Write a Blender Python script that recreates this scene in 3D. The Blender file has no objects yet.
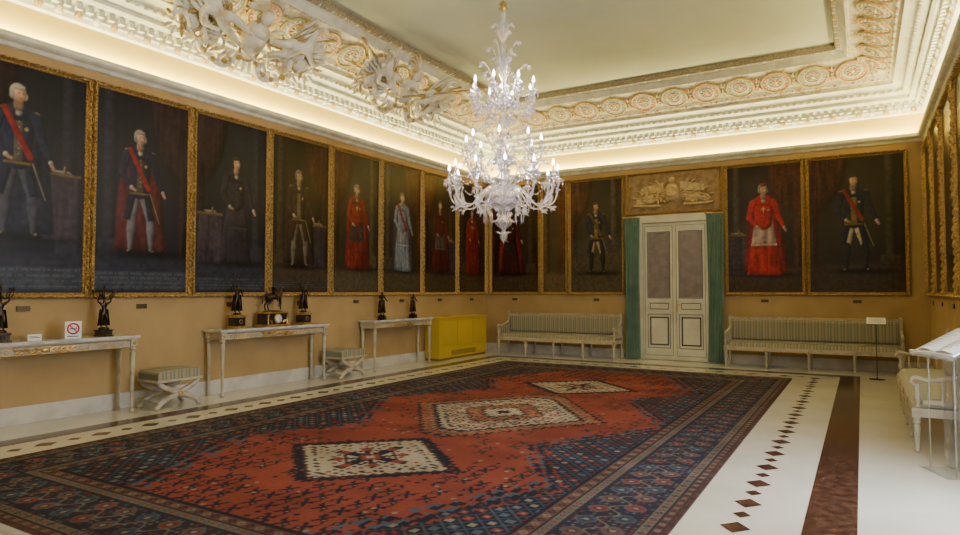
import bpy, math, random
import numpy as np
from mathutils import Matrix, Vector
random.seed(7); rng=np.random.default_rng(7)
XL,XR,YB,YN=-8.2,1.05,14.2,-1.5
ZC=5.86
col=bpy.context.scene.collection
# ------------------------------------------------------------------ materials
def mat(name,c1,c2=None,scale=5,rough=.5,metal=0,bump=0,bscale=None,spec=.5,detail=4,emit=None,estr=0,trans=0,alpha=1,lo=.4,hi=.62,coat=0):
    m=bpy.data.materials.new(name); m.use_nodes=True
    nt=m.node_tree; N=nt.nodes; L=nt.links; b=N['Principled BSDF']
    b.inputs['Base Color'].default_value=(*c1,1); b.inputs['Roughness'].default_value=rough
    b.inputs['Metallic'].default_value=metal; b.inputs['Specular IOR Level'].default_value=spec
    b.inputs['Transmission Weight'].default_value=trans; b.inputs['Alpha'].default_value=alpha
    b.inputs['Coat Weight'].default_value=coat
    tc=N.new('ShaderNodeTexCoord')
    if c2 is not None:
        n=N.new('ShaderNodeTexNoise'); n.inputs['Scale'].default_value=scale; n.inputs['Detail'].default_value=detail
        L.new(tc.outputs['Object'],n.inputs['Vector'])
        r=N.new('ShaderNodeValToRGB'); r.color_ramp.elements[0].position=lo; r.color_ramp.elements[1].position=hi
        r.color_ramp.elements[0].color=(*c1,1); r.color_ramp.elements[1].color=(*c2,1)
        L.new(n.outputs['Fac'],r.inputs['Fac']); L.new(r.outputs['Color'],b.inputs['Base Color'])
    if bump:
        n2=N.new('ShaderNodeTexNoise'); n2.inputs['Scale'].default_value=bscale or scale*3; n2.inputs['Detail'].default_value=5
        L.new(tc.outputs['Object'],n2.inputs['Vector'])
        bp=N.new('ShaderNodeBump'); bp.inputs['Strength'].default_value=bump; bp.inputs['Distance'].default_value=.02
        L.new(n2.outputs['Fac'],bp.inputs['Height']); L.new(bp.outputs['Normal'],b.inputs['Normal'])
    if emit is not None:
        b.inputs['Emission Color'].default_value=(*emit,1); b.inputs['Emission Strength'].default_value=estr
    return m
def attr_mat(name,rough=.8,spec=.3,bump=0,bscale=300):
    m=mat(name,(1,1,1),rough=rough,spec=spec,bump=bump,bscale=bscale)
    a=m.node_tree.nodes.new('ShaderNodeAttribute'); a.attribute_name='Col'
    m.node_tree.links.new(a.outputs['Color'],m.node_tree.nodes['Principled BSDF'].inputs['Base Color'])
    return m
def stripe_mat(name,cols,period=.11,rough=.8):
    m=mat(name,cols[0],rough=rough,spec=.25); nt=m.node_tree;N=nt.nodes;L=nt.links
    tc=N.new('ShaderNodeTexCoord'); sx=N.new('ShaderNodeSeparateXYZ'); L.new(tc.outputs['Object'],sx.inputs[0])
    d=N.new('ShaderNodeMath'); d.operation='DIVIDE'; d.inputs[1].default_value=period; L.new(sx.outputs['X'],d.inputs[0])
    f=N.new('ShaderNodeMath'); f.operation='FRACT'; L.new(d.outputs[0],f.inputs[0])
    r=N.new('ShaderNodeValToRGB'); r.color_ramp.interpolation='CONSTANT'; L.new(f.outputs[0],r.inputs['Fac'])
    e=r.color_ramp.elements; k=[0,.34,.42,.5,.58,.92]; idx=[0,1,2,1,2,1]
    e[0].position=0; e[0].color=(*cols[0],1); e[1].position=k[1]; e[1].color=(*cols[1],1)
    for p,i in list(zip(k,idx))[2:]:
        q=e.new(p); q.color=(*cols[i],1)
    L.new(r.outputs['Color'],N['Principled BSDF'].inputs['Base Color'])
    return m
M={}
def wall_mat():
    m=mat('ochre_wall',(.47,.325,.155),(.39,.265,.12),scale=2,rough=.75,spec=.2,lo=.3,hi=.7)
    nt=m.node_tree;N=nt.nodes;L=nt.links;b=N['Principled BSDF']
    src=b.inputs['Base Color'].links[0].from_socket
    tc=N.new('ShaderNodeTexCoord'); sx=N.new('ShaderNodeSeparateXYZ'); L.new(tc.outputs['Object'],sx.inputs[0])
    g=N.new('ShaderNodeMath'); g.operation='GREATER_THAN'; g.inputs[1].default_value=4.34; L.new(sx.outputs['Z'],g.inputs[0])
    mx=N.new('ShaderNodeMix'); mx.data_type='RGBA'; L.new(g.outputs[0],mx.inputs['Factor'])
    L.new(src,mx.inputs['A']); mx.inputs['B'].default_value=(.84,.64,.17,1); L.new(mx.outputs['Result'],b.inputs['Base Color'])  # wall above the ledge: yellow cove glow put into the base colour
    return m
M['wall']=wall_mat()
M['floor']=mat('cream_marble',(.70,.66,.57),(.6,.56,.48),scale=1.6,rough=.13,detail=9,lo=.3,hi=.75,spec=.55)
M['brown']=mat('red_brown_marble',(.05,.021,.014),(.10,.045,.03),scale=14,rough=.15,detail=8)
M['base']=mat('grey_marble',(.62,.6,.55),(.5,.48,.44),scale=4,rough=.25)
M['plaster']=mat('plaster',(.72,.73,.65),(.60,.60,.50),scale=6,rough=.7,bump=.2,bscale=30)
M['stucco']=mat('stucco_relief',(.82,.79,.68),(.60,.48,.26),scale=4,rough=.5,bump=.15,bscale=30,lo=.52,hi=.64)
M['ceil']=mat('painted_ceiling',(.58,.62,.51),(.48,.52,.42),scale=.45,rough=.85,detail=8,lo=.35,hi=.65)
M['frieze']=mat('frieze_paint',(.72,.69,.53),(.54,.45,.27),scale=9,rough=.7,lo=.5,hi=.64)
M['salmon']=mat('salmon_paint',(.54,.26,.15),(.62,.37,.23),scale=12,rough=.7)
M['sage']=mat('sage_paint',(.32,.40,.27),(.42,.48,.34),scale=12,rough=.7)
M['gilt']=mat('gilt_paint',(.56,.40,.16),(.40,.27,.09),scale=20,rough=.5,metal=.15)
M['trimdark']=mat('brown_moulding',(.34,.29,.2),(.2,.16,.1),scale=30,rough=.6)
M['gold']=mat('carved_gold',(.52,.35,.125),(.19,.11,.034),scale=38,rough=.4,metal=.5,bump=.45,bscale=55,lo=.42,hi=.68)
M['gold2']=mat('bright_gilding',(.66,.42,.14),(.42,.25,.065),scale=18,rough=.3,metal=.7,bump=.2,bscale=50)
M['canvas']=attr_mat('oil_canvas',rough=.34,spec=.22,bump=.05,bscale=90)
M['carpet']=attr_mat('wool_carpet',rough=.95,spec=.05,bump=.4,bscale=160)
M['cream']=mat('cream_lacquer',(.50,.46,.36),(.38,.33,.24),scale=9,rough=.4,lo=.4,hi=.7)
M['ivory']=mat('ivory_door_paint',(.66,.64,.54),(.58,.55,.45),scale=3,rough=.4)
M['line']=mat('dark_line_paint',(.045,.045,.042),rough=.5)
M['top']=mat('white_marble_top',(.64,.62,.57),(.46,.44,.42),scale=7,rough=.15,detail=8)
M['bronze']=mat('dark_bronze',(.03,.022,.016),(.08,.05,.028),scale=20,rough=.32,metal=.8)
M['black']=mat('black_marble',(.02,.018,.015),rough=.2)
M['stripe']=stripe_mat('striped_upholstery',[(.22,.235,.175),(.42,.39,.295),(.28,.23,.15)])
M['stripe2']=stripe_mat('striped_silk',[(.48,.46,.38),(.6,.58,.48),(.40,.38,.29)])
M['curtain']=mat('green_velvet',(.16,.26,.205),(.20,.315,.25),scale=4,rough=.8)
M['net']=mat('mauve_glass_curtain',(.19,.155,.165),(.25,.205,.215),scale=6,rough=.3)
M['yellow']=mat('yellow_lacquer',(.55,.38,.03),rough=.45)
M['grille']=mat('vent_grille',(.2,.14,.02),rough=.6)
M['white']=mat('white_card',(.8,.8,.78),rough=.5)
M['red']=mat('sign_red',(.6,.02,.02),rough=.5)
M['acryl']=mat('clear_acrylic',(.9,.93,.93),rough=.05,trans=.9,alpha=.5)
M['glass']=mat('murano_glass',(.93,.88,.96),rough=.06,trans=.9,spec=.9,alpha=.66,emit=(.95,.88,1),estr=.05)  # faint emission stands in for bulb light glowing through the glass
M['bulb']=mat('candle_bulb',(1,.95,.9),emit=(1,.93,.85),estr=30)
M['tan']=mat('tan_relief',(.32,.22,.11),(.21,.13,.055),scale=8,rough=.6)
M['tan2']=mat('gilded_relief',(.54,.41,.22),(.38,.27,.13),scale=14,rough=.45,metal=.15)
M['plate']=mat('brass_label',(.1,.07,.03),rough=.4,metal=.5)
M['fringe']=mat('carpet_fringe',(.5,.45,.36),rough=.9)
M['dial']=mat('enamel_dial',(.75,.73,.66),rough=.3)
# ------------------------------------------------------------------ mesh builder
class MB:
    def __init__(s): s.V=[];s.F=[];s.MI=[];s.S=[];s.mats=[];s.T=Matrix.Identity(4)
    def mi(s,m):
        if m not in s.mats: s.mats.append(m)
        return s.mats.index(m)
    def add(s,V,F,m,sm=False):
        b=len(s.V); T=s.T
        s.V+=[tuple(T@Vector(v)) for v in V]; k=s.mi(m)
        for f in F:
            s.F.append([i+b for i in f]); s.MI.append(k); s.S.append(sm)
    def box(s,x0,x1,y0,y1,z0,z1,m):
        V=[(x,y,z) for z in(z0,z1) for y in(y0,y1) for x in(x0,x1)]
        s.add(V,[(0,2,3,1),(4,5,7,6),(0,1,5,4),(2,6,7,3),(0,4,6,2),(1,3,7,5)],m)
    def lathe(s,prof,m,c=(0,0,0),seg=16,R=None,sm=True,sx=1,sy=1):
        V=[];F=[];c=Vector(c)
        for r,z in prof:
            for i in range(seg):
                a=2*math.pi*i/seg; v=Vector((r*math.cos(a)*sx,r*math.sin(a)*sy,z))
                if R: v=R@v
                V.append(v+c)
        n=len(prof)
        for j in range(n-1):
            for i in range(seg):
                k=(i+1)%seg; F.append((j*seg+i,j*seg+k,(j+1)*seg+k,(j+1)*seg+i))
        F.append(tuple(range(seg-1,-1,-1))); F.append(tuple((n-1)*seg+i for i in range(seg)))
        s.add(V,F,m,sm)
    def tube(s,P,r,m,seg=8,sm=True):
        P=[Vector(p) for p in P]; n=len(P)
        if not isinstance(r,(list,tuple)): r=[r]*n
        V=[];F=[];t0=(P[1]-P[0]).normalized()
        u=t0.orthogonal().normalized()
        for i in range(n):
            t=(P[min(i+1,n-1)]-P[max(i-1,0)]).normalized()
            u=(u-t*u.dot(t)); 
            if u.length<1e-6: u=t.orthogonal()
            u.normalize(); w=t.cross(u)
            for k in range(seg):
                a=2*math.pi*k/seg; V.append(P[i]+(u*math.cos(a)+w*math.sin(a))*r[i])
        for j in range(n-1):
            for i in range(seg):
                k=(i+1)%seg; F.append((j*seg+i,j*seg+k,(j+1)*seg+k,(j+1)*seg+i))
        F.append(tuple(range(seg-1,-1,-1))); F.append(tuple((n-1)*seg+i for i in range(seg)))
        s.add(V,F,m,sm)
    def ell(s,c,rx,ry,rz,m,R=None,seg=10,rings=6):
        prof=[(math.sin(math.pi*j/rings)+1e-4,-math.cos(math.pi*j/rings)) for j in range(rings+1)]
        V=[];F=[];c=Vector(c)
        for r,z in prof:
            for i in range(seg):
                a=2*math.pi*i/seg; v=Vector((r*math.cos(a)*rx,r*math.sin(a)*ry,z*rz))
                if R: v=R@v
                V.append(v+c)
        for j in range(rings):
            for i in range(seg):
                k=(i+1)%seg; F.append((j*seg+i,j*seg+k,(j+1)*seg+k,(j+1)*seg+i))
        s.add(V,F,m,True)
    def torus(s,c,Rr,r,m,R=None,seg=24,ms=6,flat=1):
        V=[];F=[];c=Vector(c)
        for i in range(seg):
            a=2*math.pi*i/seg
            for j in range(ms):
                b=2*math.pi*j/ms; q=Rr+r*math.cos(b); v=Vector((q*math.cos(a),q*math.sin(a),r*math.sin(b)*flat))
                if R: v=R@v
                V.append(v+c)
        for i in range(seg):
            for j in range(ms):
                F.append((i*ms+j,((i+1)%seg)*ms+j,((i+1)%seg)*ms+(j+1)%ms,i*ms+(j+1)%ms))
        s.add(V,F,m,True)
    def prism(s,pts,y0,y1,m):
        n=len(pts); V=[(p[0],y0,p[1]) for p in pts]+[(p[0],y1,p[1]) for p in pts]
        F=[tuple(range(n)),tuple(range(2*n-1,n-1,-1))]+[(i,(i+1)%n+0,(i+1)%n+n,i+n) for i in range(n)]
        F=[F[0],F[1]]+[(f[1],f[0],f[3],f[2]) for f in F[2:]]
        s.add(V,F,m)
    def grid(s,fn,nu,nv,m,sm=True):
        V=[fn(i/nu,j/nv) for j in range(nv+1) for i in range(nu+1)]
        F=[(j*(nu+1)+i,j*(nu+1)+i+1,(j+1)*(nu+1)+i+1,(j+1)*(nu+1)+i) for j in range(nv) for i in range(nu)]
        s.add(V,F,m,sm)
    def leaf(s,b,d,up,L,W,m,curl=.3,n=6):
        b=Vector(b); d=Vector(d).normalized(); up=Vector(up); up=(up-d*up.dot(d)).normalized(); sd=d.cross(up)
        V=[];F=[]
        for i in range(n+1):
            t=i/n; p=b+d*L*t*(1-.25*abs(curl)*t)+up*curl*L*t*t; w=W*math.sin(math.pi*min(1,.12+.88*t))**.8 if t<1 else .002
            V+= [p-sd*w,p+up*w*.35,p+sd*w,p-up*w*.15]
        for i in range(n):
            a=i*4;
            for k in range(4): F.append((a+k,a+(k+1)%4,a+4+(k+1)%4,a+4+k))
        s.add(V,F,m,True)
    def obj(s,name,loc=(0,0,0),rz=0,parent=None,bevel=0):
        me=bpy.data.meshes.new(name); me.from_pydata(s.V,[],s.F)
        for m in s.mats: me.materials.append(m)
        me.polygons.foreach_set('material_index',s.MI); me.polygons.foreach_set('use_smooth',s.S); me.update()
        o=bpy.data.objects.new(name,me); col.objects.link(o); o.location=loc; o.rotation_euler[2]=rz
        if parent: o.parent=parent
        if bevel:
            md=o.modifiers.new('bevel','BEVEL'); md.width=bevel; md.segments=2; md.limit_method='ANGLE'; md.angle_limit=math.radians(50)
        return o
def cr(P,n=6):
    P=[Vector(p) for p in P]; Q=[P[0]*2-P[1]]+P+[P[-1]*2-P[-2]]; out=[]
    for i in range(1,len(Q)-2):
        for k in range(n):
            t=k/n; a,b,c,d=Q[i-1],Q[i],Q[i+1],Q[i+2]
            out.append(.5*((2*b)+(c-a)*t+(2*a-5*b+4*c-d)*t*t+(3*b-a-3*c+d)*t**3))
    out.append(P[-1]); return out
def lerp_list(r,n):
    return [float(x) for x in np.interp(np.linspace(0,len(r)-1,n),range(len(r)),r)]
def empty(name,loc=(0,0,0),rz=0):
    e=bpy.data.objects.new(name,None); e.empty_display_size=.1; col.objects.link(e); e.location=loc; e.rotation_euler[2]=rz; return e
def skin_geo(P,E,R,sub=1):
    me=bpy.data.meshes.new('t'); me.from_pydata(P,E,[]); o=bpy.data.objects.new('t',me); col.objects.link(o)
    md=o.modifiers.new('s','SKIN'); md.use_smooth_shade=True
    for i,r in enumerate(R): me.skin_vertices[0].data[i].radius=(r,r)
    me.skin_vertices[0].data[0].use_root=True
    if sub: q=o.modifiers.new('u','SUBSURF'); q.levels=sub; q.render_levels=sub
    bpy.context.view_layer.update()
    ev=o.evaluated_get(bpy.context.evaluated_depsgraph_get()); m2=ev.to_mesh()
    V=[tuple(v.co) for v in m2.vertices]; F=[tuple(p.vertices) for p in m2.polygons]
    ev.to_mesh_clear(); bpy.data.objects.remove(o); return V,F
# ------------------------------------------------------------------ room shell
def simple_box(name,x0,x1,y0,y1,z0,z1,m):
    b=MB(); b.box(x0,x1,y0,y1,z0,z1,m); return b.obj(name)
simple_box('floor',XL-.2,XR+.2,YN-.2,YB+.2,-.15,0,M['floor'])
simple_box('ceiling',XL-.2,XR+.2,YN-.2,YB+.2,ZC,ZC+.15,M['ceil'])
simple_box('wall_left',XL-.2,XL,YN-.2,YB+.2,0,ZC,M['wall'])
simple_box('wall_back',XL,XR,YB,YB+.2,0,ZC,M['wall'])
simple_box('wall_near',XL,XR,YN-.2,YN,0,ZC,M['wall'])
WIN=[(0.9,2.5),(4.4,6.0)]; WZ=(.35,3.7)
b=MB()
ys=[YN-.2,WIN[0][0],WIN[0][1],WIN[1][0],WIN[1][1],YB+.2]
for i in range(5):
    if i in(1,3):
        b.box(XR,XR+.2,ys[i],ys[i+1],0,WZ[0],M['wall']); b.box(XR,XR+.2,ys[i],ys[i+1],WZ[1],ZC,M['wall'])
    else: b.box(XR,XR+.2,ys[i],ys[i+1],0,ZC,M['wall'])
b.obj('wall_right')
for k,(a,c) in enumerate(WIN):
    b=MB(); 
    for y0,y1 in((a,a+.07),(c-.07,c),((a+c)/2-.05,(a+c)/2+.05)): b.box(XR+.06,XR+.12,y0,y1,WZ[0],WZ[1],M['ivory'])
    for z in(WZ[0],1.2,2.5,WZ[1]-.07): b.box(XR+.065,XR+.115,a,c,z,z+.06,M['ivory'])
    b.box(XR+.085,XR+.09,a,c,WZ[0],WZ[1],M['acryl'])
    for y0,y1 in((a-.12,a),(c,c+.12)): b.box(XR-.03,XR-.002,y0,y1,WZ[0]-.1,WZ[1]+.12,M['ivory'])
    b.box(XR-.03,XR-.002,a,c,WZ[1],WZ[1]+.12,M['ivory']); b.box(XR-.06,XR-.002,a,c,WZ[0]-.1,WZ[0],M['ivory'])
    b.obj('window_%d'%(k+1))
# baseboards
simple_box('baseboard_left',XL+.001,XL+.03,YN,YB-.03,0.001,.2,M['base'])
b=MB(); b.box(XL+.03,-4.62,YB-.03,YB-.001,.001,.2,M['base']); b.box(-2.42,XR-.03,YB-.03,YB-.001,.001,.2,M['base']); b.obj('baseboard_back')
simple_box('baseboard_right',XR-.03,XR-.001,YN,YB-.03,.001,.2,M['base'])
def ring(mb,prof,m,sm=False):
    V=[];F=[]
    for o,z in prof: V+=[(XL+o,YN+o,z),(XR-o,YN+o,z),(XR-o,YB-o,z),(XL+o,YB-o,z)]
    for j in range(len(prof)-1):
        for i in range(4):
            k=(i+1)%4; F.append((j*4+i,j*4+k,(j+1)*4+k,(j+1)*4+i))
    mb.add(V,F,m,sm)
# light ledge
b=MB(); ring(b,[(.001,4.24),(.03,4.25),(.05,4.29),(.1,4.31),(.12,4.33),(.12,4.385),(.105,4.385),(.105,4.34),(.001,4.34)],M['plaster']); b.obj('trim_1')
# cornice
b=MB()
ring(b,[(.001,4.76),(.05,4.78),(.07,4.83),(.09,4.85),(.09,4.95),(.15,4.98),(.2,4.99),(.24,5.02),(.24,5.07),(.28,5.10),(.33,5.12),(.33,5.16),(.37,5.2),(.44,5.23),(.5,5.24),(.5,5.27)],M['plaster'])
def walls_iter(o,pitch):
    W=XR-XL-2*o; D=YB-YN-2*o
    for (p0,d,n,L) in ((Vector((XL+o,YN+o,0)),Vector((0,1,0)),Vector((1,0,0)),D),(Vector((XL+o,YB-o,0)),Vector((1,0,0)),Vector((0,-1,0)),W),(Vector((XR-o,YB-o,0)),Vector((0,-1,0)),Vector((-1,0,0)),D),(Vector((XR-o,YN+o,0)),Vector((-1,0,0)),Vector((0,1,0)),W)):
        k=max(1,int(round(L/pitch)))
        for i in range(k): yield p0+d*(L*(i+.5)/k),d,n,i
for p,d,n,i in walls_iter(.09,.13):
    V=[];h=.035
    for z in(4.89,4.97):
        for a,c in((-h,0),(h,0),(h,.07),(-h,.07)): q=p+d*a+n*c; V.append((q.x,q.y,z))
    b.add(V,[(0,1,2,3),(7,6,5,4),(0,4,5,1),(1,5,6,2),(2,6,7,3),(3,7,4,0)],M['plaster'])
for p,d,n,i in walls_iter(.33,.12):
    b.ell((p.x,p.y,5.14),.04,.04,.03,M['stucco'] if i%2 else M['plaster'],seg=6,rings=4)
for p,d,n,i in walls_iter(.06,.22):
    b.leaf((p.x,p.y,4.79),(n.x*.3,n.y*.3,1),n,.11,.05,M['gilt'] if i%2 else M['stucco'],curl=.3,n=4)
b.obj('trim_2')
# frieze cove
b=MB()
fr=[(.5,5.27),(.62,5.40),(.8,5.53),(1.0,5.62),(1.15,5.67)]
ring(b,fr,M['frieze'])
ring(b,[(1.15,5.67),(1.15,5.63),(1.19,5.62),(1.22,5.66),(1.26,5.72),(1.3,5.74)],M['plaster'])
ring(b,[(1.3,5.74),(1.36,5.75),(1.38,5.80),(1.38,5.858)],M['trimdark'])
for p,d,n,i in walls_iter(.8,.62):
    u=(n*.88+Vector((0,0,.47))).normalized(); nn=u.cross(d); 
    if nn.z>0: nn=-nn
    R=Matrix((d,u,nn)).transposed(); c=Vector((p.x,p.y,5.515))+nn*.012
    m1,m2=(M['salmon'],M['sage']) if i%2 else (M['sage'],M['salmon'])
    b.lathe([(.0001,.0),(.25,.0),(.25,.012),(.0001,.012)],M['plaster'],c,28,R,False)
    b.torus(c+nn*.014,.25,.022,M['gilt'],R,30,5)
    b.lathe([(.0001,.01),(.222,.01),(.222,.017),(.0001,.017)],m1,c,28,R,False)
    b.lathe([(.0001,.012),(.165,.012),(.165,.021),(.0001,.021)],M['plaster'],c,24,R,False)
    for k in range(16):
        a=k*math.pi/8; q=d*math.cos(a)+u*math.sin(a); b.ell(c+nn*.02+q*.193,.016,.016,.01,M['stucco'],R,6,4)
    b.torus(c+nn*.02,.125,.016,m2,R,20,5)
    for k in range(8):
        a=k*math.pi/4; q=d*math.cos(a)+u*math.sin(a)
        b.leaf(c+nn*.022+q*.02,q,nn,.1,.026,m1 if k%2 else M['gilt'],curl=.1,n=3)
    b.ell(c+nn*.022,.035,.035,.02,M['stucco'],R,8,5)
    e=c+d*.31
    for k in(-1,1):
        for t in(-.6,0,.6):
            q=(u*k*math.cos(t)+d*math.sin(t)); b.leaf(e+u*k*.04,q,nn,.16,.03,m2 if t else M['gilt'],curl=.12,n=3)
    b.ell(e,.04,.04,.02,m1,R,8,4)
for p,d,n,i in walls_iter(.56,.1):
    b.ell((p.x,p.y,5.33),.03,.03,.02,M['salmon'] if i%3==0 else M['stucco'],seg=6,rings=3)
for p,d,n,i in walls_iter(1.16,.09):
    b.ell((p.x,p.y,5.635),.028,.028,.025,M['stucco'],seg=6,rings=4)
for p,d,n,i in walls_iter(1.33,.14):
    b.ell((p.x,p.y,5.755),.045,.03,.02,M['gilt'] if i%2 else M['plaster'],seg=6,rings=4)
b.obj('trim_3')
# ------------------------------------------------------------------ floor inlays
b=MB()
zt=.0025
def slab(x0,x1,y0,y1,m=None): b.box(x0,x1,y0,y1,-.01,zt,m or M['brown'])
slab(-.35,-.05,YN,13.2); slab(-7.42,-7.16,YN,13.2); slab(-7.16,-.35,12.95,13.2)
def dia(x,y,a,c):
    V=[(x-a,y,zt),(x,y-c,zt),(x+a,y,zt),(x,y+c,zt),(x,y,-.01)]
    b.add(V,[(0,1,2,3),(0,4,1),(1,4,2),(2,4,3),(3,4,0)],M['brown'])
y=-1;i=0
while y<12.7:
    s=.11 if i%2==0 else .07
    dia(-.72,y,s*.85,s); dia(-6.9,y,s*.85,s); y+=.27;i+=1
x=-6.6;i=0
while x<-.9: s=.11 if i%2==0 else .07; dia(x,12.62,s,s*.85); x+=.27;i+=1
b.obj('floor_border_inlay')
# ------------------------------------------------------------------ colour-attribute grids
def grid_obj(name,O,A,Z,W,H,nx,nz,C,m,parent=None):
    O,A,Z=[np.array(v,float) for v in(O,A,Z)]
    u=np.linspace(0,W,nx); v=np.linspace(0,H,nz); UU,VV=np.meshgrid(u,v)
    co=O+UU[...,None]*A+VV[...,None]*Z
    me=bpy.data.meshes.new(name); me.vertices.add(nx*nz); me.vertices.foreach_set('co',co.astype(np.float32).ravel())
    idx=np.arange(nx*nz).reshape(nz,nx); q=np.stack([idx[:-1,:-1],idx[:-1,1:],idx[1:,1:],idx[1:,:-1]],-1).reshape(-1,4)
    nf=len(q); me.loops.add(nf*4); me.loops.foreach_set('vertex_index',q.ravel().astype(np.int32))
    me.polygons.add(nf); me.polygons.foreach_set('loop_start',np.arange(0,nf*4,4,dtype=np.int32))
    try: me.polygons.foreach_set('loop_total',np.full(nf,4,dtype=np.int32))
    except Exception: pass
    me.update(calc_edges=True); me.validate()
    at=me.color_attributes.new('Col','FLOAT_COLOR','POINT')
    rgba=np.ones((nx*nz,4),np.float32); rgba[:,:3]=np.clip(C.reshape(-1,3),0,1); at.data.foreach_set('color',rgba.ravel())
    me.materials.append(m); o=bpy.data.objects.new(name,me); col.objects.link(o)
    if parent: o.parent=parent
    return o
def hsh(a,b): return np.mod(np.abs(np.sin(a*127.1+b*311.7)*43758.5453),1)
def snoise(nx,nz,cell,seed,cz=None):
    cz=cz or cell
    r=np.random.default_rng(seed); gx=int(nx/cell)+3; gz=int(nz/cz)+3; g=r.random((gz,gx))
    x=np.arange(nx)/cell; z=np.arange(nz)/cz; xi=x.astype(int); zi=z.astype(int); fx=x-xi; fz=z-zi
    fx=fx*fx*(3-2*fx); fz=fz*fz*(3-2*fz)
    a=g[zi][:,xi]; b_=g[zi][:,xi+1]; c=g[zi+1][:,xi]; d=g[zi+1][:,xi+1]
    return (a*(1-fx)+b_*fx)*(1-fz[:,None])+(c*(1-fx)+d*fx)*fz[:,None]
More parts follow.
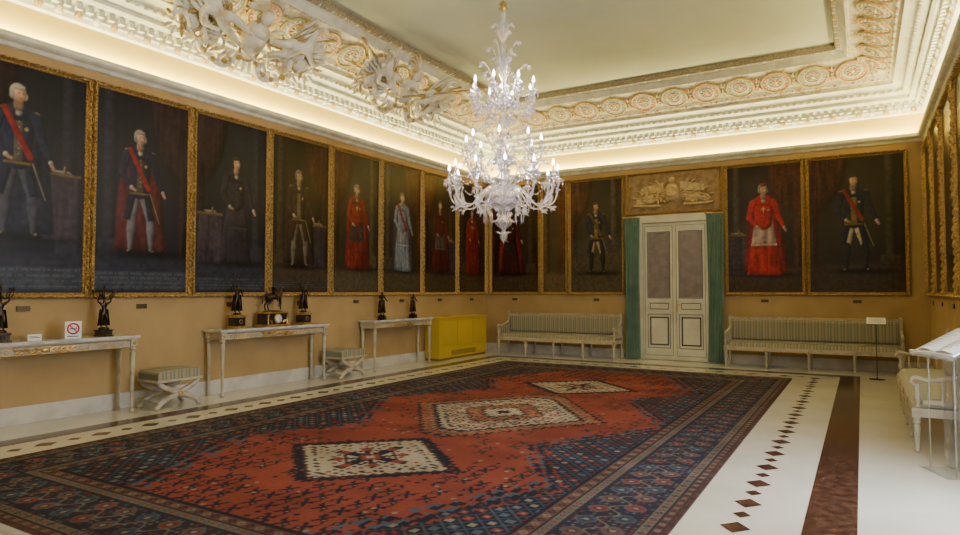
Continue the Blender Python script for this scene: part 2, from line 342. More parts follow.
# ------------------------------------------------------------------ carpet
def build_carpet():
    cx,cy,hx,hy=-3.825,7.15,2.775,5.1; st=.0085
    nx=int(2*hx/st); ny=int(2*hy/st); X,Y=np.meshgrid(np.linspace(-hx,hx,nx),np.linspace(-hy,hy,ny))
    red=np.array((.225,.042,.026)); navy=np.array((.017,.018,.034)); cream=np.array((.34,.29,.225)); blue=np.array((.045,.065,.10)); orange=np.array((.25,.09,.05)); brown=np.array((.085,.038,.028))
    C=np.zeros((ny,nx,3))+red
    def put(mask,c): C[mask]=c
    def cells(s,ox=0,oy=0,XX=None,YY=None):
        XX=X if XX is None else XX; YY=Y if YY is None else YY
        a=(XX+ox)/s; b_=(YY+oy)/s; ia=np.floor(a); ib=np.floor(b_); return a-ia-.5,b_-ib-.5,ia,ib
    X45=(X+Y)*.7071; Y45=(Y-X)*.7071
    fx,fy=1.92,4.24; q=.034
    Xq=np.round(X/q)*q; Yq=np.round(Y/q)*q; aX=np.abs(Xq); aY=np.abs(Yq)
    a,b_,ia,ib=cells(.17); h=hsh(ia,ib); endz=(aY>3.15)|((aX>.95)&(aY<3.3)&(aY>2.3)); fl=np.where(np.mod(ia+ib,2)==0,1,-1); a=a*fl
    sprig=((np.abs(a-b_*.6)<.09)&(np.abs(b_)<.42))|(np.hypot(a-.17,b_+.12)<.17)|(np.hypot(a+.2,b_-.15)<.13)|((np.abs(a+b_*.8)<.07)&(np.abs(a)<.35))
    put(sprig&endz&(h<.7),navy); put((np.hypot(a-.17,b_+.12)<.08)&endz&(h<.7),orange)
    put(sprig&(~endz)&(h<.24),brown)
    a,b_,ia,ib=cells(.09,.03,.02); h=hsh(ia+1,ib+5); put((np.abs(a)+np.abs(b_)<.3)&(h<.10),navy); put((np.abs(a)+np.abs(b_)<.25)&(h>.95),cream*.7)
    sp=(aX/fx+aY/fy)-1.50
    sp=np.maximum(sp,(.86-np.abs(aY-1.5)*.60-(fx-aX))*.7)
    zig=.05*(np.mod(np.floor(Yq/.12)+np.floor(Xq/.12),2)*2-1); S=sp+zig*.75
    inside=S>0; edge=(S>-.03)&(S<=.0)
    put(edge,blue*1.3); put(inside,navy); put(inside&(S<.07)&(S>.045),red*.8)
    a,b_,ia,ib=cells(.125,.05,.03,X45,Y45); h=hsh(ia+3,ib); d=np.abs(a)+np.abs(b_); ins2=inside&(S>.08)
    put(ins2&(np.maximum(np.abs(a),np.abs(b_))>.44),blue)
    put(ins2&(d<.36)&(h<.35),red*.85); put(ins2&(d<.36)&(h>=.35)&(h<.6),blue*1.4); put(ins2&(d<.3)&(h>.88),cream*.6); put(ins2&(d<.14)&(h<.5),cream*.55)
    put(ins2&((np.abs(a)<.07)|(np.abs(b_)<.07))&(d<.4)&(h>=.6)&(h<.88),red*.7)
    def med(my,ax,ay,cut,mode):
        dx=np.abs(Xq); dy=np.abs(Yq-my); t=np.maximum(dx/ax+dy/ay,dy/(ay*cut)); 
        zg=.018*(np.mod(np.floor((dx-dy)/.07),2)*2-1); t=t+zg*.7
        a,b_,ia,ib=cells(.075,.02,.05); h=hsh(ia,ib+9); d=np.abs(a)+np.abs(b_)
        a4,b4,i4,j4=cells(.21,.1,.1); r4=np.hypot(a4,b4)
        if mode:
            put(t<1.0,navy); put(t<.965,orange); put((t<.95)&(d<.36)&(h<.5),brown); put((t<.95)&(d<.3)&(h>.78),navy); put((t<.86)&(t>.845),cream*.6); put(t<.82,navy); put((t<.81)&(d<.3)&(h<.35),red); put(t<.765,cream)
            put((t<.735)&(d<.38)&(h<.30),navy); put((t<.735)&(d<.34)&(h>.72),brown*1.6); put((t<.70)&(t>.68),navy)
            put((t<.66)&(t>.45)&(r4<.34),red*.9); put((t<.66)&(t>.45)&(r4<.2),cream); put((t<.66)&(t>.45)&(r4<.1),navy)
            put(t<.44,navy); put(t<.415,orange); put((t<.40)&(d<.34)&(h<.5),navy); put((t<.38)&(d<.25)&(h>.7),cream); put(t<.24,navy); put(t<.21,cream); put((t<.19)&(d<.3)&(h<.5),red); put(t<.07,navy)
        else:
            put(t<1.04,navy); put((t<1.02)&(d<.3)&(h<.4),red); put(t<.90,brown); put(t<.865,cream); put((t<.82)&(d<.36)&(h<.28),red*.9); put((t<.82)&(d<.34)&(h>.74),navy); put((t<.76)&(t>.735),navy)
            c2=((np.abs(dx-dy)<.035)&(np.hypot(dx,dy)<.36))|((dx<.04)&(dy<.42))|((dy<.04)&(dx<.40))|((np.abs(dx+dy-.3)<.02)); put(c2&(t<.72),navy); put((dx+dy<.15),navy); put((dx+dy<.11),red); put(dx+dy<.05,cream)
            fl2=(np.hypot(dx-.3,dy)<.055)|(np.hypot(dx,dy-.32)<.055)|(np.hypot(dx-.2,dy-.2)<.05); put(fl2&(t<.75),red)
    med(-.12,1.30,1.72,.86,True); med(-2.62,.94,.86,.95,False); med(2.32,.94,.86,.95,False)
    ex=hx-np.abs(X); ey=hy-np.abs(Y); e=np.minimum(ex,ey); s=np.where(ex<ey,Y,X)
    put(e<.86,navy)
    def rb(lo,hi,base,p,c1,c2,ph=0.):
        m_=(e>=lo)&(e<hi); put(m_,base); mid=(lo+hi)/2; w=(hi-lo); a=np.mod(s/p+ph,1)-.5; ii=np.floor(s/p+ph); bb=(e-mid)/w
        d=np.abs(a)*1.0+np.abs(bb); put(m_&(d<.42),np.array(c1)); alt=m_&(d<.42)&(np.mod(ii,2)==0); put(alt,np.array(c2)); put(m_&(d<.2),base)
    rb(0,.035,brown,.1,brown,navy); rb(.045,.10,brown*1.3,.06,navy,cream*.5); rb(.115,.18,cream*.38,.07,red*.8,navy)
    m_=(e>.195)&(e<.64); put(m_,np.array((.024,.024,.042)))
    p_=.24
    for (ec,ph) in((.31,0.),(.53,.5)):
        a=np.mod(s/p_+ph,1)-.5; da=np.abs(a*p_); db=np.abs(e-ec); r_=np.maximum(da+db,np.maximum(da,db)*1.3); ii=np.mod(np.floor(s/p_+ph),3)
        put(m_&(r_<.098),blue*1.3); put(m_&(r_<.085)&(ii==0),red*.8); put(m_&(r_<.085)&(ii==1),brown*1.5); put(m_&(r_<.085)&(ii==2),blue*.8); put(m_&(r_<.045),navy); put(m_&(r_<.028),cream*.55)
    vine=np.abs((e-.42)-.055*np.sin(s/p_*math.pi*2))<.010; put(m_&vine,cream*.4)
    a3=np.mod(s/.045,1)-.5; b3=np.mod(e/.045,1)-.5; hh=hsh(np.floor(s/.045),np.floor(e/.045)); dm_=np.abs(a3)+np.abs(b3)<.36
    dark=C.sum(-1)<.12
    put(m_&dm_&dark&(hh<.16),cream*.38); put(m_&dm_&dark&(hh>.74),red*.7); put(m_&dm_&dark&(hh>.4)&(hh<.55),blue*1.3)
    rb(.655,.72,cream*.38,.07,red*.8,blue,.3); rb(.735,.82,brown*1.4,.085,navy,cream*.5,.1); 
    n=.82+.36*snoise(nx,ny,40,1); n2=.85+.3*rng.random((ny,nx)); ab=.88+.24*snoise(1,ny,25,4)
    C*= (n*n2*ab)[...,None]
    C=(C*3+np.roll(C,1,0)+np.roll(C,1,1))/5
    g=C.mean(-1,keepdims=True); C=C*.86+g*.14+.005
    root=empty('oriental_carpet')
    grid_obj('pile',(cx-hx,cy-hy,.012),(1,0,0),(0,1,0),2*hx,2*hy,nx,ny,C,M['carpet'],root)
    b=MB(); dm=mat('carpet_edge',(.06,.03,.03),rough=.95)
    b.box(cx-hx,cx+hx,cy-hy,cy+hy,.003,.0115,dm); b.obj('edge_binding',parent=root)
    b=MB(); x=cx-hx
    while x<cx+hx:
        for s_,yy in((-1,cy-hy),(1,cy+hy)):
            b.tube([(x,yy,.009),(x+random.uniform(-.01,.01),yy+s_*.07,.006)],.004,M['fringe'],4)
        x+=.022
    b.obj('fringe',parent=root)
build_carpet()
# ------------------------------------------------------------------ portraits
SK=np.array((.44,.265,.175))
class Painter:
    def __init__(s,W,H,res,seed,bg=(.022,.018,.016),bg2=(.05,.038,.028)):
        s.nx=int(W/res);s.nz=int(H/res); s.W=W;s.H=H;s.res=res
        s.X,s.Z=np.meshgrid(np.linspace(0,W,s.nx),np.linspace(0,H,s.nz)); s.seed=seed
        n=snoise(s.nx,s.nz,max(6,s.nx/2.5),seed)*.65+snoise(s.nx,s.nz,max(3,s.nx/9.),seed+1)*.25+snoise(s.nx,s.nz,max(2,s.nx/40.),seed+7)*.1
        gl=np.exp(-(((s.X-W*.5)/(W*.38))**2+((s.Z-H*.55)/(H*.33))**2)); n=np.clip(n*.7+gl*.45,0,1)
        s.C=np.array(bg)*(1-n[...,None])+np.array(bg2)*n[...,None]
        s.n=.7+.6*snoise(s.nx,s.nz,max(2,.05/res),seed+2)
        s.f=snoise(s.nx,s.nz,max(2,.035/res),seed+3,max(4,.5/res))*.6+snoise(s.nx,s.nz,max(2,.09/res),seed+4,max(4,.35/res))*.4
        b2=np.array(bg2); sd=1 if seed%2 else -1; xa=W if sd>0 else 0; xb=W-xa; s.sd=sd
        s.lay(s.E(xa,H*1.02,W*.42,H*.42),b2*np.array((1.6,.8,.7)),.06,fold=1,vol=.15)
        s.lay(s.K(xa-sd*W*.02,H*.7,xa-sd*W*.05,H*.2,.12,.05),b2*np.array((1.5,.8,.7)),.06,fold=1,vol=.1)
        s.lay(s.K(xb+sd*W*.14,H*.2,xb+sd*W*.14,H,.08,.075),b2*1.35,.05,vol=.09)
        s.lay(s.P([(xb+sd*W*.03,H*.17),(xb+sd*W*.25,H*.17),(xb+sd*W*.25,H*.27),(xb+sd*W*.03,H*.27)]),b2*1.5,.03)
        s.lay(s.P([(0,0),(W,0),(W,H*.17),(0,H*.17)]),b2*1.4,.12,vol=0)
    def lay(s,d,c,soft=.016,fold=0,vol=.05,a=1.):
        m=np.clip(.5-d/soft,0,1)*a; c=np.array(c,float)[None,None,:]*np.ones_like(s.C)
        sh=s.n.copy()
        if vol:
            gz,gx=np.gradient(d,s.res); dep=np.clip(-d/vol,0,1)
            sh=sh*np.clip(.85-.42*gx*(1-dep)+.28*gz*(1-dep)-.2*(1-dep),.12,1.4)
        if fold: sh=sh*(.3+1.35*s.f)
        s.C=s.C*(1-m[...,None])+c*sh[...,None]*m[...,None]
    def E(s,cx,cz,rx,rz): return (np.sqrt(((s.X-cx)/rx)**2+((s.Z-cz)/rz)**2)-1)*min(rx,rz)
    def K(s,x1,z1,x2,z2,r1,r2):
        dx,dz=x2-x1,z2-z1; t=np.clip(((s.X-x1)*dx+(s.Z-z1)*dz)/(dx*dx+dz*dz+1e-9),0,1)
        return np.hypot(s.X-x1-t*dx,s.Z-z1-t*dz)-(r1+(r2-r1)*t)
    def P(s,pts):
        d=None;n=len(pts); ar=sum(pts[i][0]*pts[(i+1)%n][1]-pts[(i+1)%n][0]*pts[i][1] for i in range(n)); sg=1 if ar>0 else -1
        for i in range(n):
            x1,z1=pts[i]; x2,z2=pts[(i+1)%n]; L=math.hypot(x2-x1,z2-z1); q=sg*((s.X-x1)*(z2-z1)-(s.Z-z1)*(x2-x1))/L
            d=q if d is None else np.maximum(d,q)
        return d
    def head(s,x,z,h,hair,hat=None,turn=.1):
        s.lay(s.K(x,z-.08*h,x,z-.03*h,.03*h,.028*h),SK*.6)
        hr=np.array(hair)
        s.lay(s.E(x-.006*h,z+.012*h,.048*h,.058*h),hr,vol=.03)
        for k in(-1,1): s.lay(s.E(x+k*.038*h,z-.012*h,.016*h,.024*h),hr*.9,.014,vol=.02)
        s.lay(s.E(x+turn*.06*h,z-.003*h,.035*h,.051*h),SK,.014,vol=.04)
        s.lay(s.E(x-.012*h,z+.012*h,.018*h,.02*h),SK*1.3,.03,vol=0,a=.5)
        for k in(-1,1):
            s.lay(s.E(x+turn*.1*h+k*.014*h,z+.006*h,.0075*h,.004*h),(.07,.04,.03),.010,vol=0,a=.8)
            s.lay(s.E(x+turn*.1*h+k*.014*h,z+.0165*h,.009*h,.0025*h),hr*.6+.02,.010,vol=0,a=.6)
            s.lay(s.E(x+turn*.08*h+k*.02*h,z-.014*h,.009*h,.008*h),(.42,.19,.13),.02,vol=0,a=.5)
        s.lay(s.K(x+turn*.13*h,z+.004*h,x+turn*.16*h,z-.012*h,.003*h,.006*h),SK*1.3,.010,vol=0,a=.7)
        s.lay(s.E(x+turn*.16*h,z-.0175*h,.008*h,.003*h),SK*.5,.010,vol=0,a=.6)
        s.lay(s.E(x+turn*.1*h,z-.028*h,.012*h,.0035*h),(.24,.07,.05),.010,vol=0,a=.85)
        s.lay(s.K(x-.022*h,z+.042*h,x+.026*h,z+.045*h,.013*h,.011*h),hr,.015,vol=.02)
        if hat is not None: s.lay(s.E(x,z+.056*h,.038*h,.016*h),hat)
    def hand(s,x,z,h,dx=.6,dz=-1.):
        L=math.hypot(dx,dz); dx/=L;dz/=L
        s.lay(s.E(x,z,.0135*h,.0135*h),SK*.85,.010,vol=.02)
        for k in(-1.2,-.4,.4,1.2):
            px,pz=x-dz*k*.006*h,z+dx*k*.006*h; s.lay(s.K(px,pz,px+dx*.026*h,pz+dz*.026*h,.0036*h,.0028*h),SK*.9,.008,vol=.01)
    def fig(s,kind,x,z0,h,main,second=(.5,.45,.38),sash=None,cape=None,hair=(.12,.09,.07),lower=(.45,.4,.32),table=0,hat=None,gold=True,cross=False,lean=0.):
        U=lambda a:z0+a*h
        m=np.array(main,float)
        s.lay(s.E(x+.06*h,z0+.01,.26*h,.045),np.array((.006,.005,.005)),.08,vol=0)
        if table:
            tx=x+table*.27*h; s.lay(s.P([(tx-.13*h,U(.0)),(tx+.13*h,U(.0)),(tx+.12*h,U(.45)),(tx-.12*h,U(.45))]),(.045,.034,.05),.02,fold=1)
            s.lay(s.P([(tx-.13*h,U(.43)),(tx+.13*h,U(.43)),(tx+.13*h,U(.455)),(tx-.13*h,U(.455))]),(.13,.09,.045),.015)
            s.lay(s.P([(tx-.05*h,U(.455)),(tx+.07*h,U(.455)),(tx+.05*h,U(.475)),(tx-.07*h,U(.475))]),(.25,.22,.17),.012)
            s.lay(s.K(tx+.02*h,U(.47),tx+.02*h,U(.50),.012*h,.008*h),(.2,.14,.05),.01)
        if cape is not None:
            s.lay(s.P([(x-.09*h,U(.84)),(x+.09*h,U(.84)),(x+.19*h,U(.55)),(x+.23*h,U(.03)),(x-.2*h,U(.04)),(x-.17*h,U(.55))]),cape,.03,fold=1,vol=.1)
        if kind=='robe':
            s.lay(s.P([(x-.085*h,U(.62)),(x+.085*h,U(.62)),(x+.14*h,U(.3)),(x+.18*h,U(0)),(x-.17*h,U(0.01)),(x-.135*h,U(.3))]),main,.02,fold=1,vol=.09)
            if second is not None:
                s.lay(s.P([(x-.09*h,U(.6)),(x+.09*h,U(.6)),(x+.125*h,U(.34)),(x-.125*h,U(.33))]),second,.02,fold=1,vol=.08)
                for k in range(13): s.lay(s.E(x-.12*h+.02*h*k,U(.335),.011*h,.014*h),np.array(second)*1.25,.01,vol=.01)
            s.lay(s.K(x,U(.75),x,U(.58),.095*h,.085*h),m*1.1,.02,vol=.09)
            for k in range(7): s.lay(s.E(x+.004*h,U(.8-.032*k),.004*h,.004*h),m*2.2+.03,.008,vol=0)
        else:
            for k in(-1,1):
                o=.012*k*h+(.03*h if k>0 else 0)
                s.lay(s.K(x+k*.042*h,U(.47),x+k*.05*h+o,U(.28),.048*h,.034*h),lower); lw=lower if gold!='boots' else (.02,.02,.02)
                s.lay(s.K(x+k*.05*h+o,U(.27),x+k*.055*h+o,U(.19),.032*h,.035*h),lw); s.lay(s.K(x+k*.055*h+o,U(.19),x+k*.06*h+o,U(.04),.034*h,.016*h),lw)
                s.lay(s.E(x+k*.075*h+o,U(.016),.042*h,.015*h),(.012,.01,.01)); s.lay(s.E(x+k*.075*h+o,U(.028),.01*h,.007*h),(.3,.22,.1),.008)
            s.lay(s.P([(x-.09*h,U(.5)),(x-.02*h,U(.5)),(x-.075*h,U(.27)),(x-.13*h,U(.28))]),m*.9,.02)
            s.lay(s.P([(x+.09*h,U(.5)),(x+.03*h,U(.5)),(x+.075*h,U(.27)),(x+.13*h,U(.28))]),m*.8,.02)
            s.lay(s.K(x,U(.75),x,U(.52),.098*h,.078*h),main,.02,vol=.09)
            s.lay(s.P([(x-.022*h,U(.82)),(x+.032*h,U(.82)),(x+.034*h,U(.49)),(x-.022*h,U(.49))]),second,.02,vol=.03)
            for k in range(8): s.lay(s.E(x+.005*h,U(.79-.035*k),.0045*h,.0045*h),(.3,.22,.09),.008,vol=0)
            if gold:
                for sg in(-1,1):
                    s.lay(s.E(x+sg*.1*h,U(.825),.026*h,.011*h),(.28,.19,.065),.010)
                s.lay(s.P([(x-.08*h,U(.475)),(x+.08*h,U(.475)),(x+.08*h,U(.493)),(x-.08*h,U(.493))]),(.16,.11,.035),.010)
                s.lay(s.K(x+.09*h,U(.49),x+.17*h,U(.26),.0045*h,.0035*h),(.16,.135,.09),.008,vol=0)
        s.lay(s.P([(x-.03*h,U(.875)),(x+.03*h,U(.875)),(x+.112*h,U(.825)),(x+.095*h,U(.76)),(x-.095*h,U(.76)),(x-.112*h,U(.825))]),m,.025,vol=.06)
        s.lay(s.K(x-.108*h,U(.79),x-.145*h,U(.63),.035*h,.029*h),m*1.2,vol=.035); s.lay(s.K(x-.145*h,U(.63),x-.075*h,U(.54),.029*h,.02*h),m*1.3,vol=.035); s.lay(s.E(x-.066*h,U(.53),.016*h,.018*h),(.4,.37,.32),.012); s.hand(x-.052*h,U(.518),h,1,-.4)
        s.lay(s.K(x+.108*h,U(.79),x+.15*h,U(.63),.035*h,.028*h),m,vol=.035); s.lay(s.K(x+.15*h,U(.63),x+.195*h,U(.53),.028*h,.02*h),m*1.1,vol=.035); s.lay(s.E(x+.2*h,U(.515),.016*h,.016*h),(.4,.37,.32),.012); s.hand(x+.208*h,U(.495),h,.5,-1)
        if sash is not None: s.lay(s.K(x-.08*h,U(.83),x+.075*h,U(.53),.018*h,.02*h),sash,.012,vol=.02)
        s.lay(s.E(x+.05*h,U(.71),.013*h,.013*h),(.34,.26,.1),.010,vol=.01)
        s.lay(s.E(x,U(.865),.027*h,.02*h),(.38,.36,.32),.015); s.lay(s.K(x,U(.86),x+.003*h,U(.81),.014*h,.02*h),(.36,.34,.3),.015)
        if cross: s.lay(s.K(x,U(.74),x,U(.69),.005*h,.005*h),(.45,.34,.12),.008,vol=0); s.lay(s.K(x-.014*h,U(.722),x+.014*h,U(.722),.005*h,.005*h),(.45,.34,.12),.008,vol=0)
        s.head(x,U(.932),h,hair,hat)
    def band(s,z0,z1,c=(.04,.047,.07)):
        s.lay(s.P([(0,z0),(s.W,z0),(s.W,z1),(0,z1)]),c,.01,vol=0)
        rows=4
        for k in range(rows):
            z=z0+(k+.5)*(z1-z0)/rows; bits=snoise(s.nx,1,1.6,s.seed+k)[0]>.42
            m=(np.abs(s.Z-z)<(z1-z0)/rows*.2)&bits[None,:]; s.C[m]=s.C[m]*.5+np.array((.09,.09,.1))*.6
def frame_geo(mb,w,h,bar=.07,m=None):
    m=m or M['gold']; prof=[(0,.0),(0,.02),(.006,.026),(.012,.022),(.018,.018),(.026,.03),(.036,.055),(.046,.066),(.054,.055),(.058,.036),(.063,.04),(.066,.03),(.066,0)]
    sides=[((-1,-1),(1,-1)),((1,-1),(1,1)),((1,1),(-1,1)),((-1,1),(-1,-1))]
    V=[];cols=0
    for (a,c) in sides:
        L=w if a[1]==c[1] else h; n=max(4,int(L/.024))
        for k in range(n):
            t=k/n; ph=math.sin(2*math.pi*k/4); ph2=math.sin(2*math.pi*k/24)
            for j,(s_,d) in enumerate(prof):
                wob=(.004*ph if j in(5,6,7,8) else 0); s2=s_*bar/.066+wob; p0=Vector((a[0]*(w/2+s2),0,a[1]*(h/2+s2))); p1=Vector((c[0]*(w/2+s2),0,c[1]*(h/2+s2))); p=p0.lerp(p1,t)
                dd=d*(1+((.22*ph+.12*ph2) if j in(6,7,8) else (.3*(1 if k%2 else -1) if j==2 else 0))); V.append((p.x,-dd,p.z))
            cols+=1
    q=len(prof);F=[]
    for i in range(cols):
        k=(i+1)%cols
        for j in range(q-1): F.append((i*q+j,i*q+j+1,k*q+j+1,k*q+j))
    mb.add(V,F,m,False)
    for sx in(-1,1):
        for sz in(-1,1):
            c=Vector((sx*(w/2+.035),-.045,sz*(h/2+.035)))
            for q_ in((-sx,0),(0,-sz)): mb.leaf(c,(q_[0],0,q_[1]),(0,-1,0),.13,.026,M['gold'],curl=.05,n=4)
def portrait(wall,a0,a1,z0,z1,paint,res=.0095,off=.006,label=True,name='framed_portrait'):
    w=a1-a0-.145; h=z1-z0-.14; ac=(a0+a1)/2; zc=(z0+z1)/2
    if wall=='L': loc=(XL+off,ac,zc); rz=math.pi/2
    elif wall=='B': loc=(ac,YB-off,zc); rz=0
    else: loc=(XR-off,ac,zc); rz=-math.pi/2
    e=empty(name,loc,rz); b=MB(); frame_geo(b,w,h); 
    b.obj('frame',parent=e)
    p=paint(w,h,res); grid_obj('canvas',(-w/2,-.012,-h/2),(1,0,0),(0,0,1),w,h,p.nx,p.nz,p.C,M['canvas'],e)
    if label:
        b=MB(); b.box(-.07,.07,-.012,-.001,-(zc-1.33),-(zc-1.27),M['plate']); b.obj('label_plate',parent=e)
Z0,Z1=1.41,4.13
redc=(.26,.018,.014)
def mk(seed,bg,bg2,fn):
    def f(w,h,res):
        p=Painter(w,h,res,seed,bg,bg2); fn(p,w,h); return p
    return f
D1=(.006,.0065,.010);D2=(.018,.019,.030);B1=(.009,.007,.0055);B2=(.040,.027,.016)
def f1(p,w,h): p.fig('coat',w*.42,.62,1.75,(.02,.025,.055),(.1,.085,.075),sash=redc,lower=(.06,.06,.09),hair=(.36,.34,.31),table=1,cape=(.022,.025,.05)); p.band(.04,.3)
def f2(p,w,h): p.fig('coat',w*.45,.5,1.65,(.017,.018,.04),(.07,.05,.045),sash=redc,cape=(.09,.016,.02),lower=(.13,.13,.16),hair=(.26,.24,.22)); p.band(.04,.28)
def f3(p,w,h): p.fig('robe',w*.55,.42,1.65,(.024,.02,.032),(.032,.027,.042),hair=(.04,.03,.025),table=-1); p.band(.04,.22,(.03,.035,.05))
def f4(p,w,h): p.fig('coat',w*.45,.42,1.65,(.045,.026,.02),(.12,.09,.05),lower=(.13,.115,.09),hair=(.16,.14,.12),table=1,cape=(.03,.018,.015)); p.band(.04,.18,(.035,.03,.026))
def f5(p,w,h): p.fig('robe',w*.5,.42,1.62,(.17,.02,.017),(.05,.03,.035),cape=(.13,.017,.015),hair=(.22,.2,.18),cross=True)
def f6(p,w,h): p.fig('robe',w*.5,.42,1.64,(.15,.175,.25),(.21,.22,.27),cape=(.08,.055,.075),sash=(.22,.03,.02),hair=(.17,.14,.11))
def f7(p,w,h): p.fig('robe',w*.5,.42,1.64,(.065,.014,.014),(.08,.065,.065),cape=(.10,.016,.017),hair=(.13,.1,.08),table=1)
def f8(p,w,h): p.fig('robe',w*.5,.42,1.6,(.18,.02,.016),(.14,.014,.012),cape=(.14,.015,.013),hair=(.09,.07,.05),cross=True)
def fA(p,w,h): p.fig('robe',w*.4,.42,1.62,(.05,.012,.012),(.03,.016,.02),cape=(.15,.015,.013),hair=(.08,.06,.04)); 
def fC(p,w,h):
    p.lay(p.P([(0,.2),(w,.2),(w,.95),(0,.8)]),(.07,.056,.037),.15,vol=0); p.lay(p.P([(0,.8),(w,.95),(w,1.2),(0,1.15)]),(.06,.058,.05),.2,vol=0,a=.6)
    p.fig('coat',w*.5,.42,1.66,(.022,.026,.04),(.22,.155,.07),sash=(.1,.07,.035),lower=(.36,.28,.15),hair=(.08,.06,.04),gold='boots')
def fD(p,w,h): p.lay(p.P([(0,0),(w,0),(w,.5),(0,.5)]),(.05,.033,.023),.1,vol=0); p.fig('robe',w*.5,.33,1.88,(.36,.022,.018),(.38,.28,.26),hair=(.22,.2,.18),cape=(.19,.014,.012),hat=redc,cross=True,table=-1)
def fE(p,w,h): p.lay(p.P([(0,0),(w,0),(w,.6),(0,.5)]),(.042,.028,.02),.12,vol=0); p.fig('coat',w*.48,.38,1.88,(.017,.02,.036),(.17,.13,.05),sash=(.24,.03,.02),lower=(.42,.385,.31),hair=(.05,.035,.025),gold='boots')
FL=[(f1,D1,D2),(f2,D1,D2),(f3,D1,D2),(f4,B1,(.036,.026,.019)),(f5,B1,(.050,.040,.027)),(f6,B1,(.044,.034,.023)),(f7,B1,B2),(f8,B1,B2)]
for i,(f,g1,g2) in enumerate(FL):
    portrait('L',2.97+1.4*i,2.97+1.4*(i+1)-(.0 if i<7 else .03),Z0,Z1,mk(10+i,g1,g2,f))
for i in range(3): portrait('L',-1.23+1.4*i,.17+1.4*i,Z0,Z1,mk(30+i,B1,B2,[f4,f5,f3][i]),res=.025)
portrait('B',-8.1,-6.68,Z0,Z1,mk(40,B1,B2,fA)); 
portrait('B',-6.68,-5.96,Z0,Z1,mk(41,(.04,.027,.014),(.08,.055,.03),lambda p,w,h:None),label=False)
portrait('B',-5.96,-4.58,Z0,Z1,mk(42,(.016,.014,.011),(.055,.045,.032),fC))
portrait('B',-2.45,-.93,Z0,Z1,mk(43,B1,(.046,.033,.022),fD)); portrait('B',-.93,.78,Z0,Z1,mk(44,B1,(.038,.030,.022),fE))
for i in range(5): portrait('R',14.1-1.45*(i+1),14.1-1.45*i,Z0,Z1,mk(50+i,B1,B2,[f3,f5,f4,f7,f2][i]),res=.02)
# overdoor relief
R0=Matrix.Rotation(math.pi/2,3,'X')
e=empty('overdoor_relief_panel',(-3.515,YB-.008,3.66)); b=MB(); w,h=1.93,.82
frame_geo(b,w,h,.06); b.box(-w/2,w/2,-.02,-.001,-h/2,h/2,M['tan'])
rd=random.Random(4); T2=M['tan2']
b.ell((0,-.045,.0),.15,.035,.2,T2,None,16,8); b.torus((0,-.075,0),.1,.015,T2,R0); b.ell((0,-.05,.25),.07,.035,.08,T2)
for s in(-1,1):
    for k in range(5):
        a=.75+k*.2; q=Vector((s*math.sin(a),0,math.cos(a))); b.tube([Vector((0,-.04,-.12))-q*.25,Vector((0,-.04,-.12))+q*(.42+.09*k)],.013,T2,6)
        b.leaf(Vector((0,-.04,-.12))+q*(.42+.09*k),q,(0,-1,0),.12,.03,T2,curl=.1)
    for k in range(2):
        def fn(u,v,s=s,k=k): return (s*(.18+.1*k+u*.5),-.05-.012*math.sin(u*11+v*3+k),.22-.22*k-.1*u-v*.2*(1-.3*u))
        b.grid(fn,14,5,T2)
    for k in range(12):
        a=rd.uniform(0,6.28); b.leaf((s*rd.uniform(.2,.72),-.045,rd.uniform(-.27,-.05)),(math.cos(a),0,math.sin(a)),(0,-1,0),rd.uniform(.1,.18),.03,T2,curl=.2)
    b.ell((s*.45,-.05,-.16),.09,.03,.09,T2); b.torus((s*.45,-.07,-.16),.07,.01,T2,R0); b.tube([(s*.25,-.05,-.3),(s*.85,-.05,-.27)],.03,T2,8)
b.obj('relief',parent=e)
# ------------------------------------------------------------------ door
b=MB(); x0,x1=-4.16,-2.80; yf=YB-.002
b.box(x0-.14,x0,yf-.09,yf,0.001,3.05,M['ivory']); b.box(x1,x1+.14,yf-.09,yf,0.001,3.05,M['ivory']); b.box(x0-.14,x1+.14,yf-.1,yf,3.0,3.16,M['ivory'])
mid=(x0+x1)/2
def rect(b,a_,c_,z0_,z1_,t,yy,m):
    b.box(a_,c_,yy-.004,yy,z0_,z0_+t,m);b.box(a_,c_,yy-.004,yy,z1_-t,z1_,m);b.box(a_,a_+t,yy-.004,yy,z0_+t,z1_-t,m);b.box(c_-t,c_,yy-.004,yy,z0_+t,z1_-t,m)
for a,c in((x0+.005,mid-.004),(mid+.004,x1-.005)):
    y1=yf-.01;yo=yf-.05
    b.box(a,a+.1,yo,y1,.01,2.99,M['ivory']); b.box(c-.1,c,yo,y1,.01,2.99,M['ivory'])
    for z0_,z1_ in((.01,.28),(.98,1.08),(1.26,1.36),(2.78,2.99)): b.box(a+.1,c-.1,yo,y1,z0_,z1_,M['ivory'])
    b.box(a+.1,c-.1,yo+.022,y1,.28,.98,M['ivory']); b.box(a+.1,c-.1,yo+.022,y1,1.08,1.26,M['ivory']); b.box(a+.1,c-.1,yo+.02,y1,1.36,2.78,M['net'])
    rect(b,a+.13,c-.13,.32,.94,.03,yo+.022,M['line']); rect(b,a+.085,c-.085,.26,1.0,.012,yo,M['line']); rect(b,a+.13,c-.13,1.1,1.24,.014,yo+.022,M['line']); rect(b,a+.085,c-.085,1.34,2.8,.014,yo,M['line']); rect(b,a+.03,c-.03,.1,2.93,.008,yo,M['line'])
b.box(mid-.02,mid+.02,yf-.065,yf-.05,.02,2.99,M['ivory'])
b.box(mid+.03,mid+.06,yf-.056,yf-.05,1.05,1.3,M['gold2']); b.tube([(mid+.045,yf-.05,1.2),(mid+.045,yf-.1,1.2),(mid+.14,yf-.1,1.2)],.009,M['gold2'],8)
b.obj('door_1',bevel=.004)
